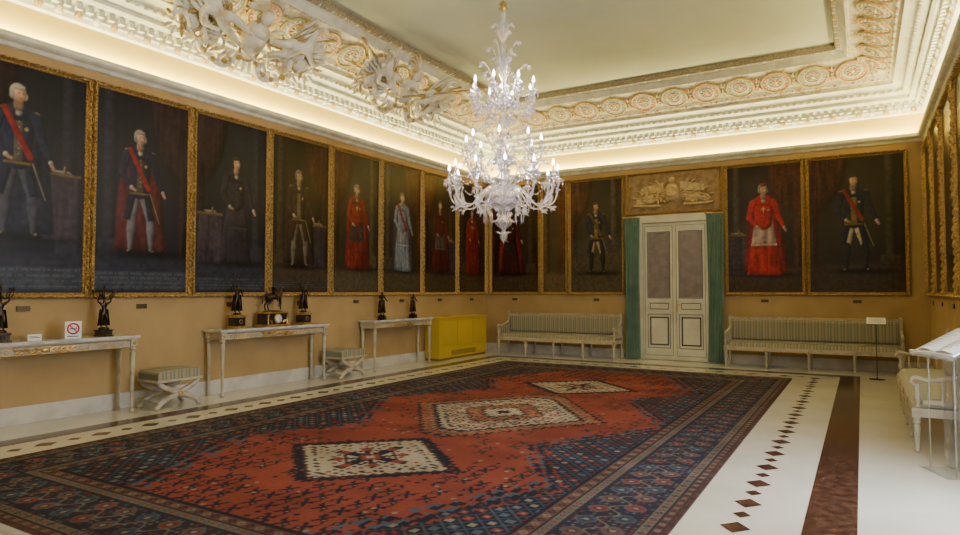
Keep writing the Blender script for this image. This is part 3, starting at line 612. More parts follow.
for xa,xb in((-4.56,-4.2),(-2.78,-2.44)):
    b=MB()
    def fn(u,v,xa=xa,xb=xb):
        pin=1-.12*math.sin(v*math.pi); xc=(xa+xb)/2; return ((xc+(u-.5)*(xb-xa)*pin),YB-.15+.035*math.sin(u*6*2*math.pi+.4*math.sin(v*5)),.02+v*3.1)
    b.grid(fn,72,20,M['curtain'])
    b.tube([((xa-.01),YB-.15,3.13),((xb+.01),YB-.15,3.13)],.014,M['gold2'],8)
    b.ell((xa-.02,YB-.15,3.13),.025,.025,.025,M['gold2']); b.obj('door_curtain')
# ------------------------------------------------------------------ consoles
def leg(b,x,y,h,m,g,r=.034):
    b.lathe([(r*.5,0),(r*.9,.015),(r*.9,.04),(r*.45,.055),(r*.55,.08),(r*.8,h*.6),(r*.95,h*.82),(r*.55,h*.835),(r*1.15,h*.86),(r*1.15,h*.88),(r*.6,h*.895),(r,h*.91)],m,(x,y,0.001),14)
    b.torus((x,y,h*.87),r*1.05,.007,g,None,14,5); b.torus((x,y,.05),r*.6,.006,g,None,14,5)
    b.box(x-r*1.15,x+r*1.15,y-r*1.15,y+r*1.15,h*.91,h,m)
    b.ell((x,y-r*1.17,h*.955),r*.7,.008,r*.7,g,None,10,5)
def console(yc,L):
    b=MB(); H=.95; D=.40
    b.box(-L/2,L/2,-D,0,H-.035,H,M['top']); b.box(-L/2+.02,L/2-.02,-D+.02,-.005,H-.05,H-.035,M['cream'])
    b.box(-L/2+.06,L/2-.06,-D+.045,-D+.07,H-.15,H-.05,M['cream']); b.box(-L/2+.06,L/2-.06,-.04,-.015,H-.15,H-.05,M['cream'])
    for s in(-1,1): b.box(s*(L/2-.07)-.012,s*(L/2-.07)+.012,-D+.07,-.04,H-.15,H-.05,M['cream'])
    for x in(-L/2+.07,L/2-.07):
        for y in(-D+.055,-.05): leg(b,x,y,H-.05,M['cream'],M['gold2'])
    for z in(H-.145,H-.06): b.tube([(-L/2+.11,-D+.043,z),(L/2-.11,-D+.043,z)],.005,M['gold2'],6)
    b.ell((0,-D+.042,H-.105),.05,.015,.03,M['gold2'])
    for s in(-1,1):
        for k in range(5):
            b.leaf((s*(.04+.055*k),-D+.04,H-.105),(s,0,.5*(-1)**k),(0,-1,0),.08,.018,M['gold2'],curl=.15,n=4)
            b.leaf((s*(.04+.055*k),-D+.04,H-.105),(s,0,-.5*(-1)**k),(0,-1,0),.06,.014,M['gold2'],curl=.15,n=4)
        for k in range(int((L/2-.45)/.07)):
            b.torus((s*(.38+.07*k),-D+.043,H-.103),.02,.005,M['gold2'],R0,10,4)
    b.obj('console_table',(XL+.04,yc,0),math.pi/2,bevel=.003)
console(3.73,2.14); console(7.05,2.15); console(10.25,1.9)
# ------------------------------------------------------------------ figures (skinned)
def human(arms=0,robe=False):
    P=[(0,0,.5),(0,0,.6),(0,.0,.74),(0,0,.83),(0,-.01,.88),(0,-.015,.945)]
    E=[(0,1),(1,2),(2,3),(3,4),(4,5)]; R=[.075,.062,.085,.035,.036,.056]
    A=[[[(.12,0,.80),(.19,0,.67),(.14,-.1,.58),(.12,-.14,.56)],[(-.12,0,.80),(-.2,-.02,.9),(-.17,-.03,1.05),(-.16,-.03,1.08)]],
       [[(.12,0,.80),(.2,0,.68),(.25,-.08,.56),(.26,-.1,.53)],[(-.12,0,.80),(-.2,0,.69),(-.1,-.12,.65),(-.06,-.14,.66)]],
       [[(.12,0,.80),(.22,-.02,.88),(.2,-.03,1.03),(.19,-.03,1.06)],[(-.12,0,.80),(-.22,-.02,.88),(-.2,-.03,1.03),(-.19,-.03,1.06)]]][arms]
    for a in A:
        k=len(P); P+=a; E+=[(2,k),(k,k+1),(k+1,k+2),(k+2,k+3)]; R+=[.042,.03,.022,.02]
    for s in(-1,1):
        k=len(P); P+=[(s*.06,0,.46),(s*.075,-.03*(1+s),.26),(s*.08,.02,.045),(s*.085,-.06,.02)]; E+=[(0,k),(k,k+1),(k+1,k+2),(k+2,k+3)]; R+=[.06,.042,.026,.02]
    return skin_geo(P,E,R,1)
HUM=[human(0),human(1),human(2)]
def put_geo(b,g,M4,m):
    V,F=g; b.add([M4@Vector(v) for v in V],F,m,True)
def plinth(b,w,h,m1,m2,z=0):
    b.box(-w/2,w/2,-w/2,w/2,z,z+h*.18,m2); b.box(-w*.42,w*.42,-w*.42,w*.42,z+h*.18,z+h*.8,m1); b.box(-w/2*.95,w/2*.95,-w/2*.95,w/2*.95,z+h*.8,z+h,m2)
    b.torus((0,-w*.43,z+h*.5),w*.13,.006,m2,R0,12,4)
def drape(b,H,z,m):
    def fn(u,v):
        a=u*math.pi*1.25-.4; r=.1*H*(1.25+.55*(1-v))*(1+.12*math.sin(u*26)); return (r*math.cos(a),r*math.sin(a)*.9,z+H*(.08+.55*v))
    b.grid(fn,26,8,m)
def statuette(y,x,H,arms,pl=(.13,.12),cand=0,rz=math.pi/2,gold=True,name='bronze_statuette'):
    b=MB(); plinth(b,pl[0],pl[1],M['black'] if gold else M['bronze'],M['gold2'] if gold else M['bronze'])
    b.lathe([(.06,0),(.058,.02),(.045,.03)],M['bronze'],(0,0,pl[1]),14)
    put_geo(b,HUM[arms],Matrix.Translation((0,0,pl[1]+.028))@Matrix.Scale(H,4),M['bronze']); drape(b,H,pl[1]+.02,M['bronze'])
    if cand:
        zt_=pl[1]+.03+H*1.02
        b.tube([(0,0,zt_-.06),(0,0,zt_+.1)],.007,M['bronze'],8)
        for k in range(cand):
            a=2*math.pi*k/cand; q=Vector((math.cos(a),math.sin(a),0)); c=Vector((0,0,zt_))
            b.tube(cr([c,c+q*.05+Vector((0,0,-.03)),c+q*.11+Vector((0,0,.0)),c+q*.12+Vector((0,0,.05))],5),.006,M['bronze'],6)
            b.lathe([(.006,0),(.024,.006),(.024,.01),(.013,.012),(.013,.035),(.017,.038)],M['gold2' if gold else 'bronze'],c+q*.12+Vector((0,0,.05)),10)
            for t in(-1,1): b.leaf(c+q*.07,q+Vector((0,0,t)),Vector((0,0,1)),.05,.012,M['bronze'],n=3)
        b.lathe([(.006,0),(.024,.006),(.013,.012),(.013,.035)],M['bronze'],(0,0,zt_+.1),10)
    elif arms==0:
        b.tube([(-.16*H,-.03*H,pl[1]+H*.75),(-.16*H,-.03*H,pl[1]+H*1.35)],.005,M['bronze'],6); b.leaf((-.16*H,-.03*H,pl[1]+H*1.3),(0,0,1),(0,-1,0),.06,.015,M['bronze'],n=3)
    b.obj(name,(x,y,.9505),rz)
xc=XL+.04+.20
statuette(3.35,xc,.36,2,(.16,.1),5,gold=False,name='bronze_candelabrum')
statuette(4.45,xc,.36,2,(.16,.08),5,gold=False,name='bronze_candelabrum')
statuette(6.4,xc,.44,0,(.2,.2)); statuette(7.72,xc,.44,0,(.2,.2))
statuette(9.75,xc,.46,1,(.13,.07),0,gold=False); statuette(10.75,xc,.42,1,(.14,.07),0,gold=False)
# clock with horse and rider
b=MB()
b.box(-.24,.24,-.12,.12,0,.03,M['gold2']); b.box(-.22,.22,-.105,.105,.03,.2,M['black']); b.box(-.235,.235,-.115,.115,.2,.225,M['gold2'])
for s in(-1,1):
    b.lathe([(.022,0),(.014,.02),(.014,.13),(.022,.15)],M['gold2'],(s*.19,-.11,.035),12); b.leaf((s*.1,-.108,.05),(s,0,.8),(0,-1,0),.09,.02,M['gold2'])
b.lathe([(.075,0),(.075,.02),(.065,.025)],M['gold2'],(0,-.105,.115),24,R0); b.lathe([(.058,0),(.058,.027)],M['dial'],(0,-.105,.115),24,R0)
b.box(-.003,.003,-.136,-.133,.115,.16,M['line']); b.box(0,.032,-.136,-.133,.112,.117,M['line'])
for k in range(12): 
    a=k*math.pi/6; b.ell((.048*math.cos(a),-.133,.115+.048*math.sin(a)),.003,.002,.003,M['line'],None,6,4)
P=[(-.05,0,.62),(.15,0,.61),(.3,0,.66),(.42,0,.84),(.47,0,1.0),(.58,0,.95),(.68,0,.88),(-.28,0,.64),(-.42,0,.68),(-.56,0,.58),(-.6,0,.3)]
E=[(0,1),(1,2),(2,3),(3,4),(4,5),(5,6),(0,7),(7,8),(8,9),(9,10)]; R=[.145,.15,.15,.09,.075,.06,.045,.15,.06,.05,.03]
for s in(-1,1):
    k=len(P); P+=[(-.3,s*.1,.5),(-.22,s*.1,.4),(-.4,s*.1,.24),(-.36,s*.1,.07),(-.32,s*.1,.02)]; E+=[(7,k),(k,k+1),(k+1,k+2),(k+2,k+3),(k+3,k+4)]; R+=[.09,.06,.035,.03,.035]
    k=len(P); l=.12 if s>0 else 0
    P+=[(.3,s*.09,.5),(.34+l,s*.09,.3+l),(.32+l*.5,s*.09,.08+l),(.35+l*.5,s*.09,.03+l)]; E+=[(2,k),(k,k+1),(k+1,k+2),(k+2,k+3)]; R+=[.07,.04,.028,.034]
HORSE=skin_geo(P,E,R,1)
put_geo(b,HORSE,Matrix.Translation((0,0,.24))@Matrix.Scale(.36,4),M['bronze'])
P=[(0,0,.5),(0,0,.62),(.01,0,.76),(.02,0,.86),(.03,0,.94)];E=[(0,1),(1,2),(2,3),(3,4)];R=[.08,.065,.085,.035,.056]
for s in(-1,1):
    k=len(P);P+=[(0,s*.12,.79),(.08,s*.18,.68),(.2,s*.1,.66 if s<0 else .86)];E+=[(2,k),(k,k+1),(k+1,k+2)];R+=[.04,.03,.022]
    k=len(P);P+=[(.04,s*.12,.46),(.16,s*.2,.34),(.1,s*.19,.1),(.17,s*.2,.07)];E+=[(0,k),(k,k+1),(k+1,k+2),(k+2,k+3)];R+=[.06,.045,.028,.022]
put_geo(b,skin_geo(P,E,R,1),Matrix.Translation((.0,0,.24+.36*.72-.5*.30+.01))@Matrix.Scale(.30,4),M['bronze'])
b.lathe([(.16,0),(.15,.012),(.12,.02)],M['bronze'],(0,0,.224),20,None,True,1.2,.6)
b.obj('equestrian_mantel_clock',(xc,7.08,.953),math.pi/2,bevel=.002)
# signs on console
b=MB(); b.box(-.085,.085,-.004,0,0,.2,M['white']); b.torus((0,-.006,.115),.058,.009,M['red'],R0,28,4,.4)
b.T=Matrix.Translation((0,-.007,.115))@Matrix.Rotation(math.radians(45),4,'Y'); b.box(-.055,.055,-.003,.002,-.006,.006,M['red']); b.T=Matrix.Identity(4)
b.box(-.036,.024,-.0075,-.004,.108,.12,M['line']); b.box(.026,.036,-.0075,-.004,.108,.12,M['line']); b.tube(cr([(.03,-.006,.124),(.036,-.006,.136),(.028,-.006,.144)],4),.002,M['line'],5)
b.box(-.06,.06,-.006,-.003,.022,.032,M['line']); b.box(-.02,.02,0,.06,0,.003,M['white']); b.prism([(-.004,0),(.004,0),(.004,.12),(-.004,.12)],0,.004,M['white'])
b.obj('no_smoking_sign',(XL+.35,4.04,.9505),math.pi/2-.15)
b=MB(); b.prism([(-.07,0),(.07,0),(.07,.07),(-.07,.07)],-.003,0,M['white']); b.box(-.055,.055,-.005,-.003,.03,.036,M['line']); b.box(-.055,.03,-.005,-.003,.045,.05,M['line']); b.box(-.06,.06,0,.03,0,.002,M['white'])
b.obj('table_label',(XL+.3,3.66,.9505),math.pi/2)
# ------------------------------------------------------------------ X stools
def stool(x,y,rz):
    b=MB(); w,d,h=.62,.42,.40
    prof=[(-w/2,h-.03),(-w/2,h+.05),(-w/2+.03,h+.085),(0,h+.1),(w/2-.03,h+.085),(w/2,h+.05),(w/2,h-.03)]
    b.prism(prof,-d/2,d/2,M['stripe'])
    b.box(-w/2-.01,w/2+.01,-d/2-.01,d/2+.01,h-.06,h-.028,M['cream'])
    for yy in(-d/2+.03,d/2-.03):
        for s in(-1,1):
            b.tube(cr([(s*w*.46,yy,h-.06),(s*w*.34,yy,h*.7),(0,yy,h*.46),(-s*w*.34,yy,h*.26),(-s*w*.47,yy,.03)],6),lerp_list([.026,.034,.042,.034,.026],25),M['cream'],8)
            b.ell((s*w*.47,yy,.026),.04,.034,.026,M['cream'])
        b.torus((0,yy+(-.038 if yy<0 else .038),h*.46),.03,.01,M['gold2'],R0,14,5)
    b.tube([(0,-d/2,h*.46),(0,d/2,h*.46)],.018,M['cream'],10)
    for s in(-1,1): b.tube([(s*w*.43,-d/2+.03,.09),(s*w*.43,d/2-.03,.09)],.018,M['cream'],8)
    b.obj('upholstered_x_stool',(x,y,0.001),rz,bevel=.006)
stool(-7.80,5.24,math.pi/2); stool(-7.80,8.55,math.pi/2)
# ------------------------------------------------------------------ settees
def settee(x,y,rz,L,stm,nl=4):
    b=MB(); D=.62;SH=.42;H=.98; cm=M['cream']; g=M['gold2']
    b.box(-L/2+.03,L/2-.03,-D+.02,-.06,SH-.09,SH-.01,cm)
    def fn(u,v):
        e_=min(1,min(u,1-u)*L/.05,min(v,1-v)*.5/.05); return (-L/2+.06+u*(L-.12),-D+.03+v*(D-.12),SH-.01+.07*math.sqrt(max(0,1-(1-e_)**2))+.012*math.sin(math.pi*v))
    b.grid(fn,60,14,stm)
    yb0,yb1=-.07,-.02
    b.box(-L/2+.02,L/2-.02,yb0,yb1,H-.05,H,cm); b.box(-L/2+.02,L/2-.02,yb0,yb1,SH+.04,SH+.09,cm)
    def fb(u,v):
        e_=min(1,min(u,1-u)*L/.04,min(v,1-v)*.42/.04); return (-L/2+.06+u*(L-.12),yb0+.01-.045*math.sqrt(max(0,1-(1-e_)**2)),SH+.09+v*(H-.05-SH-.09))
    b.grid(fb,60,12,stm); b.box(-L/2+.06,L/2-.06,yb0+.01,yb1,SH+.09,H-.05,stm)
    for k in range(nl+1):
        xx=-L/2+.05+(L-.1)*k/nl
        b.box(xx-.025,xx+.025,yb0-.005,yb1,SH-.09,H+.0,cm) if k in(0,nl) else b.box(xx-.02,xx+.02,yb0-.0,yb1,SH-.09,SH+.05,cm)
        b.lathe([(.014,0),(.026,.015),(.018,.03),(.02,.06),(.028,SH*.6),(.018,SH*.62),(.034,SH*.66),(.03,SH*.7),(.034,SH*.78)],cm,(xx,-D+.05,0.001),12)
        b.lathe([(.016,0),(.024,.02),(.028,SH*.6),(.03,SH*.78)],cm,(xx,-.06,0.001),10)
        b.box(xx-.035,xx+.035,-D+.012,-D+.08,SH-.095,SH-.005,cm); b.ell((xx,-D+.012,SH-.05),.022,.008,.022,g)
    for k in(0,nl):
        xx=-L/2+.05+(L-.1)*k/nl; b.lathe([(.02,0),(.028,.01),(.015,.025),(.0002,.05)],cm,(xx,-.045,H),12)
    b.tube([(-L/2+.1,-D+.016,SH-.085),(L/2-.1,-D+.016,SH-.085)],.006,g,6); b.tube([(-L/2+.05,yb0-.004,H-.008),(L/2-.05,yb0-.004,H-.008)],.006,g,6)
    for s in(-1,1):
        xx=s*(L/2-.045)
        b.tube(cr([(xx,-.06,SH+.36),(xx,-.2,SH+.30),(xx,-D+.16,SH+.25),(xx,-D+.05,SH+.27),(xx,-D+.02,SH+.23),(xx,-D+.05,SH+.2)],6),.024,cm,10)
        b.lathe([(.026,0),(.015,.02),(.026,.07),(.03,.1),(.016,.14),(.022,.17),(.02,.22)],cm,(xx,-D+.06,SH),12)
        b.box(xx-.02,xx+.02,-D+.1,-.07,SH+.03,SH+.07,cm)
        for t in range(4): b.lathe([(.012,0),(.016,.03),(.009,.08),(.014,.12),(.009,.19)],cm,(xx,-D+.15+.1*t,SH+.07),8)
        b.torus((xx+s*.026,-D+.045,SH+.235),.018,.006,g,Matrix.Rotation(math.pi/2,3,'Y'),12,5)
    b.obj('striped_settee',(x,y,0),rz,bevel=.004)
settee(-6.08,YB-.06,0,2.95,M['stripe']); settee(-.87,YB-.06,0,3.05,M['stripe'])
settee(XR-.06,8.75,-math.pi/2,3.0,M['stripe2'])
# ------------------------------------------------------------------ yellow radiator cover
b=MB(); L=2.0; b.box(-L/2,L/2,-.38,0,.05,.9,M['yellow']); b.box(-L/2-.02,L/2+.02,-.40,0,.9,.93,M['yellow']); b.box(-L/2+.02,L/2-.02,-.36,-.0,0.001,.05,M['grille'])
for s in(-1,0,1):
    b.box(s*.64-.29,s*.64+.29,-.388,-.38,.3,.84,M['yellow'])
for k in range(26): b.box(-.52+.04*k,-.52+.04*k+.022,-.386,-.378,.09,.2,M['grille'])
b.obj('radiator_cover',(XL+.04,12.45,0),math.pi/2,bevel=.005)
# ------------------------------------------------------------------ lecterns
b=MB()
b.box(-.2,.2,-.2,.2,0.001,.016,M['acryl'])
for x in(-.17,.17):
    for y in(-.12,.12): b.tube([(x,y,.016),(x,y,1.0)],.007,M['acryl'],8)
b.box(-.17,.17,-.006,.0,.016,.95,M['acryl'])
b.T=Matrix.Translation((0,0,1.07))@Matrix.Rotation(math.radians(28),4,'X')
b.box(-.27,.27,-.22,.22,-.012,.0,M['acryl']); b.box(-.26,.26,-.2,.21,.0,.012,M['white']); b.box(-.27,.27,-.235,-.215,-.02,.03,M['acryl'])
for s in(-1,1): b.grid(lambda u,v,s=s:(s*(.01+u*.235),-.18+.37*v,.014+.02*math.sin(u*math.pi)),8,2,M['white'])
for k in range(9):
    for s in(-1,1): b.box(s*.13-.085,s*.13+.085-.03*(k%3),.16-.035*k,.163-.035*k,.035,.0352,M['line'])
b.T=Matrix.Identity(4)
b.obj('acrylic_lectern',(.66,6.62,0),-math.pi/2+.45)
b=MB(); b.lathe([(.12,0),(.12,.012),(.02,.02),(.007,.03),(.007,.96)],M['bronze'],(0,0,.001),20)
b.T=Matrix.Translation((0,0,.99))@Matrix.Rotation(math.radians(30),4,'X'); b.box(-.15,.15,-.11,.11,-.01,.0,M['line']); b.box(-.14,.14,-.1,.1,.0,.006,M['white'])
for k in range(6): b.box(-.11,.11-.03*(k%2),.07-.025*k,.074-.025*k,.006,.0065,M['line'])
b.T=Matrix.Identity(4); b.obj('information_stand',(.2,12.9,0),0)
# ------------------------------------------------------------------ stucco trophies
def trophy(name,cy,span,seed,x=-7.52,z=5.2,pole=0):
    rd=random.Random(seed); b=MB(); A=Vector((0,1,0)); U=Vector((.62,0,.78)); N=Vector((.78,0,-.62)); C=Vector((x,cy,z)); S=M['stucco']; G=M['gilt']
    P=lambda a,u,n: C+A*a+U*u+N*n
    R=Matrix((A,U,N)).transposed()
    b.ell(P(0,.0,.12),.2,.27,.15,S,R,16,10); b.ell(P(0,.12,.17),.17,.12,.13,S,R,14,8)
    b.torus(P(0,-.2,.14),.15,.025,G,R,20,6); b.ell(P(0,.36,.16),.1,.13,.12,S,R,12,8); b.torus(P(0,.31,.16),.11,.02,G,R)
    for k in range(6): b.leaf(P(-.03,.46,.18),A*(-.5-.15*k)+U*(.9-.25*k),N,.3,.05,S,curl=-.25)
    for s in(-1,1):
        h=.95; ax=(A*s*.9+U*.35).normalized(); fr=-N; sx=ax.cross(fr).normalized()
        B=Matrix((sx,-fr*-1,ax)).transposed().to_4x4()
        put_geo(b,HUM[2 if s>0 else 0],Matrix.Translation(P(s*.18,-.05,.22))@B@Matrix.Diagonal((1.4,1.5,1,1))@Matrix.Scale(h,4),S)
        for row,(n,L0,w0) in enumerate(((9,.66,.042),(7,.46,.04),(5,.28,.04))):
            for k in range(n):
                an=.42+k*.13; q=A*s*math.sin(an)+U*math.cos(an); b.leaf(P(s*(.55+.05*k),.12-.012*k,.12+.05*row),q,N,L0*(1-.04*k),w0,S if row!=2 else G,curl=.18)
        for k in range(2):
            an=1.05+.42*k; q=(A*s*math.sin(an)+U*math.cos(an)*.6); L=span*(.8-.12*k)
            b.tube([P(0,-.05,.06)-q*.2,P(0,-.05,.06)+q*L],.018,G,7); b.leaf(P(0,-.05,.06)+q*L,q,N,.18,.045,G,curl=0)
            def fn(uu,vv,q=q,s=s,k=k,L=L):
                w=.09*math.sin(uu*13+k*2+vv*3)+.04*math.sin(vv*9+uu*4)
                return P(0,-.05,.10)+q*L*(.42+.5*uu)+(-U*.95+A*s*.1*math.sin(uu*5))*vv*(.45-.1*k)*(1-.35*uu+.12*math.sin(uu*12))+N*w
            b.grid(fn,26,10,S)
        for k in range(3):
            c0=P(s*(.5+k*span*.17),-.28+.07*k,.12); r=.17-.03*k
            pts=[c0+(A*s*math.cos(t)+U*math.sin(t))*r*(1-t/9) for t in [j*.5 for j in range(13)]]
            b.tube(pts,lerp_list([.028,.024,.018,.010],13),G if k==1 else S,7)
            for j in range(9): t=j*.65; q=(A*s*math.cos(t)+U*math.sin(t)); b.leaf(c0+q*r*.9,q+(U*math.cos(t)-A*s*math.sin(t))*.6,N,.17,.035,S if j%3 else G,curl=.35)
        for k in range(18):
            a=s*rd.uniform(.2,span*.66); b.leaf(P(a,rd.uniform(-.34,.2),.08),A*s*rd.uniform(.2,1)+U*rd.uniform(-.8,.5),N,rd.uniform(.13,.26),rd.uniform(.025,.045),S if k%3 else G,curl=rd.uniform(.1,.5))
        b.torus(P(s*.95,-.1,.12),.15,.025,G,R); b.ell(P(s*.95,-.1,.10),.14,.14,.06,S,R,14,6)
        b.tube(cr([P(s*.1,-.25,.14),P(s*.3,-.5,.2),P(s*.62,-.46,.16),P(s*.85,-.28,.12)],6),lerp_list([.02,.045,.04,.015],19),S,8)
        for k in range(8): b.ell(P(s*(.15+.09*k),-.33-.15*math.sin(k/7*math.pi),.2),.045,.045,.045,S if k%2 else G,R,8,5)
    for k in range(9): b.leaf(P(-.28+.07*k,-.28,.14),-U+A*(-.8+.2*k),N,.26,.04,S,curl=.15)
    if pole:
        q=(A*.9+U*.35); b.tube([P(-.2,-.1,.3),P(-.2,-.1,.3)+q*pole],.02,G,7); b.leaf(P(-.2,-.1,.3)+q*pole,q,N,.25,.06,G,curl=0)
    b.obj(name)
trophy('stucco_trophy_relief',6.2,1.85,3)
trophy('stucco_trophy_relief',9.5,2.0,5,x=-7.3,z=5.3,pole=2.5)
trophy('stucco_trophy_relief',2.6,1.6,8)
# ------------------------------------------------------------------ chandelier
def chandelier(cx,cy):
    root=empty('glass_chandelier',(cx,cy,0)); g=M['glass']; rd=random.Random(11)
    b=MB()
    b.lathe([(.001,5.855),(.14,5.85),(.13,5.81),(.05,5.78),(.02,5.7)],M['gold2'],seg=20)
    b.tube([(0,0,5.75),(0,0,4.98)],.009,M['gold2'],8)
    for k in range(14): b.torus((0,0,5.7-.05*k),.018,.005,M['gold2'],Matrix.Rotation(math.pi/2,3,'X' if k%2 else 'Y'),10,5)
    b.lathe([(.012,5.05),(.05,5.03),(.03,5.0),(.06,4.97),(.02,4.93)],M['gold2'],seg=16); b.obj('suspension',parent=root)
    b=MB()
    prof=[(.012,4.96),(.05,4.92),(.035,4.88),(.02,4.84),(.075,4.74),(.085,4.66),(.03,4.58),(.02,4.54),(.05,4.5),(.02,4.46),(.03,4.4),(.085,4.28),(.09,4.2),(.035,4.1),(.02,4.05),(.06,4.0),(.02,3.96),(.025,3.9),(.11,3.84),(.14,3.80),(.13,3.76),(.05,3.72),(.03,3.68),(.06,3.6),(.085,3.5),(.07,3.42),(.03,3.34),(.025,3.28),(.08,3.24),(.03,3.2),(.05,3.14),(.14,3.1),(.15,3.05),(.05,3.0),(.04,2.95),(.09,2.9),(.1,2.84),(.04,2.78),(.19,2.74),(.24,2.68),(.22,2.6),(.14,2.52),(.06,2.46),(.04,2.42),(.1,2.36),(.1,2.31),(.03,2.25),(.03,2.22),(.05,2.18),(.045,2.14),(.012,2.1),(.002,2.07)]
    b.lathe(prof,g,seg=20); b.obj('central_stem',parent=root)
    b=MB(); bl=MB()
    def flower(c,q,r,n=6):
        c=Vector(c); q=Vector(q).normalized(); u=q.orthogonal().normalized(); w=q.cross(u)
        for k in range(n):
            a=2*math.pi*k/n; d=u*math.cos(a)+w*math.sin(a); b.leaf(c,d+q*.5,q,r,r*.35,g,curl=.2,n=3)
        b.ell(c,r*.22,r*.22,r*.22,g,None,6,4)
    def tier(n,zh,rad,zc,dip,ph,r0=.05,candle=True,tr=.010,sc=1.):
        for k in range(n):
            a=2*math.pi*(k+ph)/n; q=Vector((math.cos(a),math.sin(a),0)); t=Vector((-q.y,q.x,0)); Z=Vector((0,0,1))
            pts=[q*r0+Z*zh,q*rad*.3+Z*(zh+.06),q*rad*.62+Z*(zh-dip),q*rad*.92+Z*(zh-dip*.75),q*rad+Z*(zc-.04),q*rad+Z*zc]
            pp=cr(pts,5); b.tube(pp,lerp_list([tr*1.4,tr*1.2,tr,tr,tr*.8,tr*.7],len(pp)),g,7)
            for j in range(3,len(pp)-4,5): b.ell(pp[j],tr*2.1,tr*2.1,tr*2.1,g,None,7,5)
            c=q*rad+Z*zc
            b.lathe([(.012,-.02),(.02,0),(.05*sc,.008),(.07*sc,.025),(.072*sc,.03),(.05*sc,.018),(.018,.014),(.016,.03),(.028,.05),(.03,.065),(.014,.07),(.012,.15*sc)],g,c,12)
            for j in range(7):
                aa=2*math.pi*j/7; d=Vector((math.cos(aa),math.sin(aa),0)); p=c+d*.065*sc+Z*.02
                b.lathe([(.001,0),(.004,-.02),(.010,-.05),(.001,-.075)],g,p,5)
            for j in range(4):
                pj=pp[4+5*j if 4+5*j<len(pp) else -1]; b.lathe([(.001,0),(.004,-.02),(.011,-.06),(.001,-.09)],g,pj-Z*.015,5)
            bl.lathe([(.011,0),(.016,.018),(.015,.035),(.007,.062),(.001,.08)],M['bulb'],c+Z*.15*sc,10)
            pm=pp[len(pp)//2]; b.leaf(pm,q*.5+Z,t,.16*sc,.026,g,curl=.3); b.leaf(pm,q*.8-Z*.6,t,.12*sc,.02,g,curl=-.3)
            flower(pp[int(len(pp)*.7)]+Z*.02,q*.4+Z*.6,.055*sc)
            flower(q*rad*.93+Z*(zh-dip*1.05),q*.3-Z,.045*sc,5)
    def sprays(n,z,L,out,ph,fl=.05):
        for k in range(n):
            a=2*math.pi*(k+ph)/n; q=Vector((math.cos(a),math.sin(a),0)); Z=Vector((0,0,1))
            pts=[q*.04+Z*z,q*out*.5+Z*(z+L*.35),q*out*.8+Z*(z+L*.8),q*out*1.1+Z*(z+L),q*out*1.25+Z*(z+L*.88)]
            pp=cr(pts,4); b.tube(pp,lerp_list([.011,.009,.007,.005,.003],len(pp)),g,6)
            for j in(3,6,9,12): b.leaf(pp[j],q*.7+Z*(.6 if j%2 else -.3),Z.cross(q),.09,.017,g,curl=.25*(-1)**j,n=4)
            flower(pp[-1],q*.8+Z*.4,fl)
    tier(12,2.70,.66,2.82,.16,0); tier(8,3.06,.46,3.2,.1,.5,sc=.9); tier(8,3.78,.38,3.88,.08,.25,sc=.9)
    sprays(8,2.74,.34,.42,.5,.045); sprays(7,3.1,.4,.26,0,.045); sprays(5,3.5,.22,.3,.5,.045); sprays(5,3.84,.42,.24,.3,.045); sprays(4,4.2,.32,.16,0,.035); sprays(3,4.6,.2,.1,.5,.03)
    for k in range(14):
        a=2*math.pi*k/14; q=Vector((math.cos(a),math.sin(a),0))
        b.leaf(q*.1+Vector((0,0,2.62)),q-Vector((0,0,.9)),q,.26,.04,g,curl=.35); flower(q*.26+Vector((0,0,2.48)),q-Vector((0,0,.8)),.055)
        b.lathe([(.001,0),(.005,-.03),(.012,-.08),(.001,-.12)],g,q*.24+Vector((0,0,2.44)),5)
    for k in range(8):
        a=2*math.pi*(k+.5)/8; q=Vector((math.cos(a),math.sin(a),0)); b.leaf(q*.04+Vector((0,0,2.36)),q-Vector((0,0,.5)),q,.15,.03,g,curl=.4); b.leaf(q*.03+Vector((0,0,2.2)),q-Vector((0,0,.1)),q,.08,.02,g,curl=.4)
    for n,z,r in((12,2.86,.6),(8,3.92,.36)):
        for k in range(n):
            a0=2*math.pi*k/n; a1=2*math.pi*(k+1)/n
            for j in range(9):
                t=j/8; a=a0+(a1-a0)*t; b.ell((r*math.cos(a),r*math.sin(a),z-.12*math.sin(math.pi*t)),.011,.011,.013,g,None,6,4)
    b.obj('glass_arms_and_flowers',parent=root); bl.obj('candle_bulbs',parent=root)
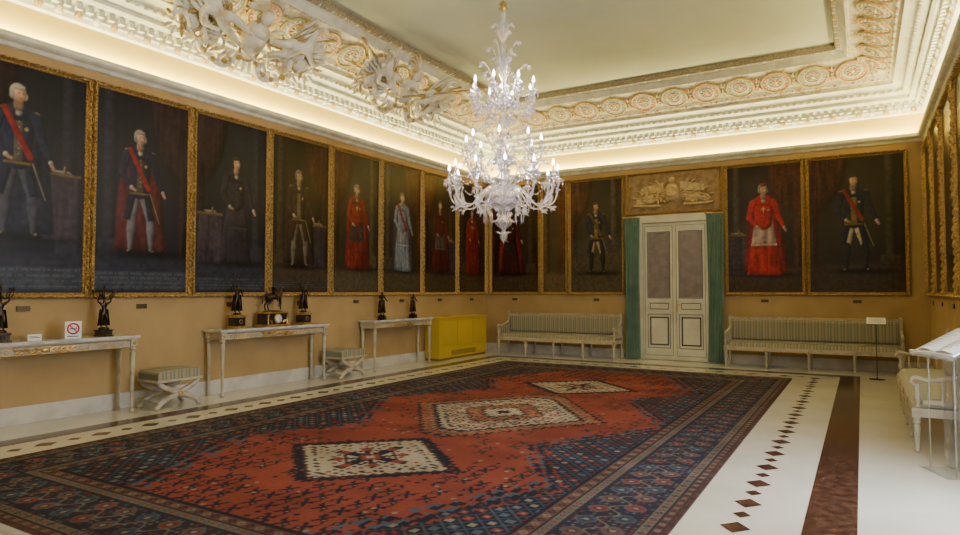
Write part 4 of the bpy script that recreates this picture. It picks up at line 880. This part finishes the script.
    for k in range(6):
        a=2*math.pi*k/6; 
        for r,z,p in((.56,3.06,6),(.3,4.1,5)):
            ld=bpy.data.lights.new('bulb_light','POINT'); ld.energy=p; ld.color=(1,.9,.87); ld.shadow_soft_size=.04
            lo=bpy.data.objects.new('bulb_light',ld); col.objects.link(lo); lo.location=(r*math.cos(a+.26),r*math.sin(a+.26),z); lo.parent=root
chandelier(-3.73,6.87)
# ------------------------------------------------------------------ lights
def area(name,loc,rot,sx,sy,power,c):
    ld=bpy.data.lights.new(name,'AREA'); ld.shape='RECTANGLE'; ld.size=sx; ld.size_y=sy; ld.energy=power; ld.color=c
    o=bpy.data.objects.new(name,ld); col.objects.link(o); o.location=loc; o.rotation_euler=rot; return o
warm=(1,.85,.40); zl=4.362; t=math.radians(14)
W=XR-XL-.3; Dp=YB-YN-.3; xm=(XL+XR)/2; ym=(YB+YN)/2
area('cove_light_left',(XL+.052,ym,zl),(0,math.pi+t,0),.05,Dp,310,warm)
area('cove_light_right',(XR-.052,ym,zl),(0,math.pi-t,0),.05,Dp,280,warm)
area('cove_light_back',(xm,YB-.052,zl),(math.pi+t,0,0),W,.05,200,warm)
area('cove_light_near',(xm,YN+.052,zl),(math.pi-t,0,0),W,.05,90,warm)
for k,(a,c) in enumerate(WIN):
    area('window_daylight',(XR+.04,(a+c)/2,(WZ[0]+WZ[1])/2),(0,math.pi/2,0),WZ[1]-WZ[0]-.1,c-a-.1,(40,220)[k],(.82,.90,1))
w=bpy.data.worlds.new('sky'); bpy.context.scene.world=w; w.use_nodes=True
w.node_tree.nodes['Background'].inputs[0].default_value=(.75,.85,1,1); w.node_tree.nodes['Background'].inputs[1].default_value=1.5
# ------------------------------------------------------------------ camera
cd=bpy.data.cameras.new('camera'); cd.sensor_width=36; cd.lens=36*645/960; cam=bpy.data.objects.new('camera',cd); col.objects.link(cam)
cam.location=(0,0,1.5); cam.rotation_euler=(math.radians(90+2.09),0,math.radians(30.6)); cd.clip_start=.05
bpy.context.scene.camera=cam
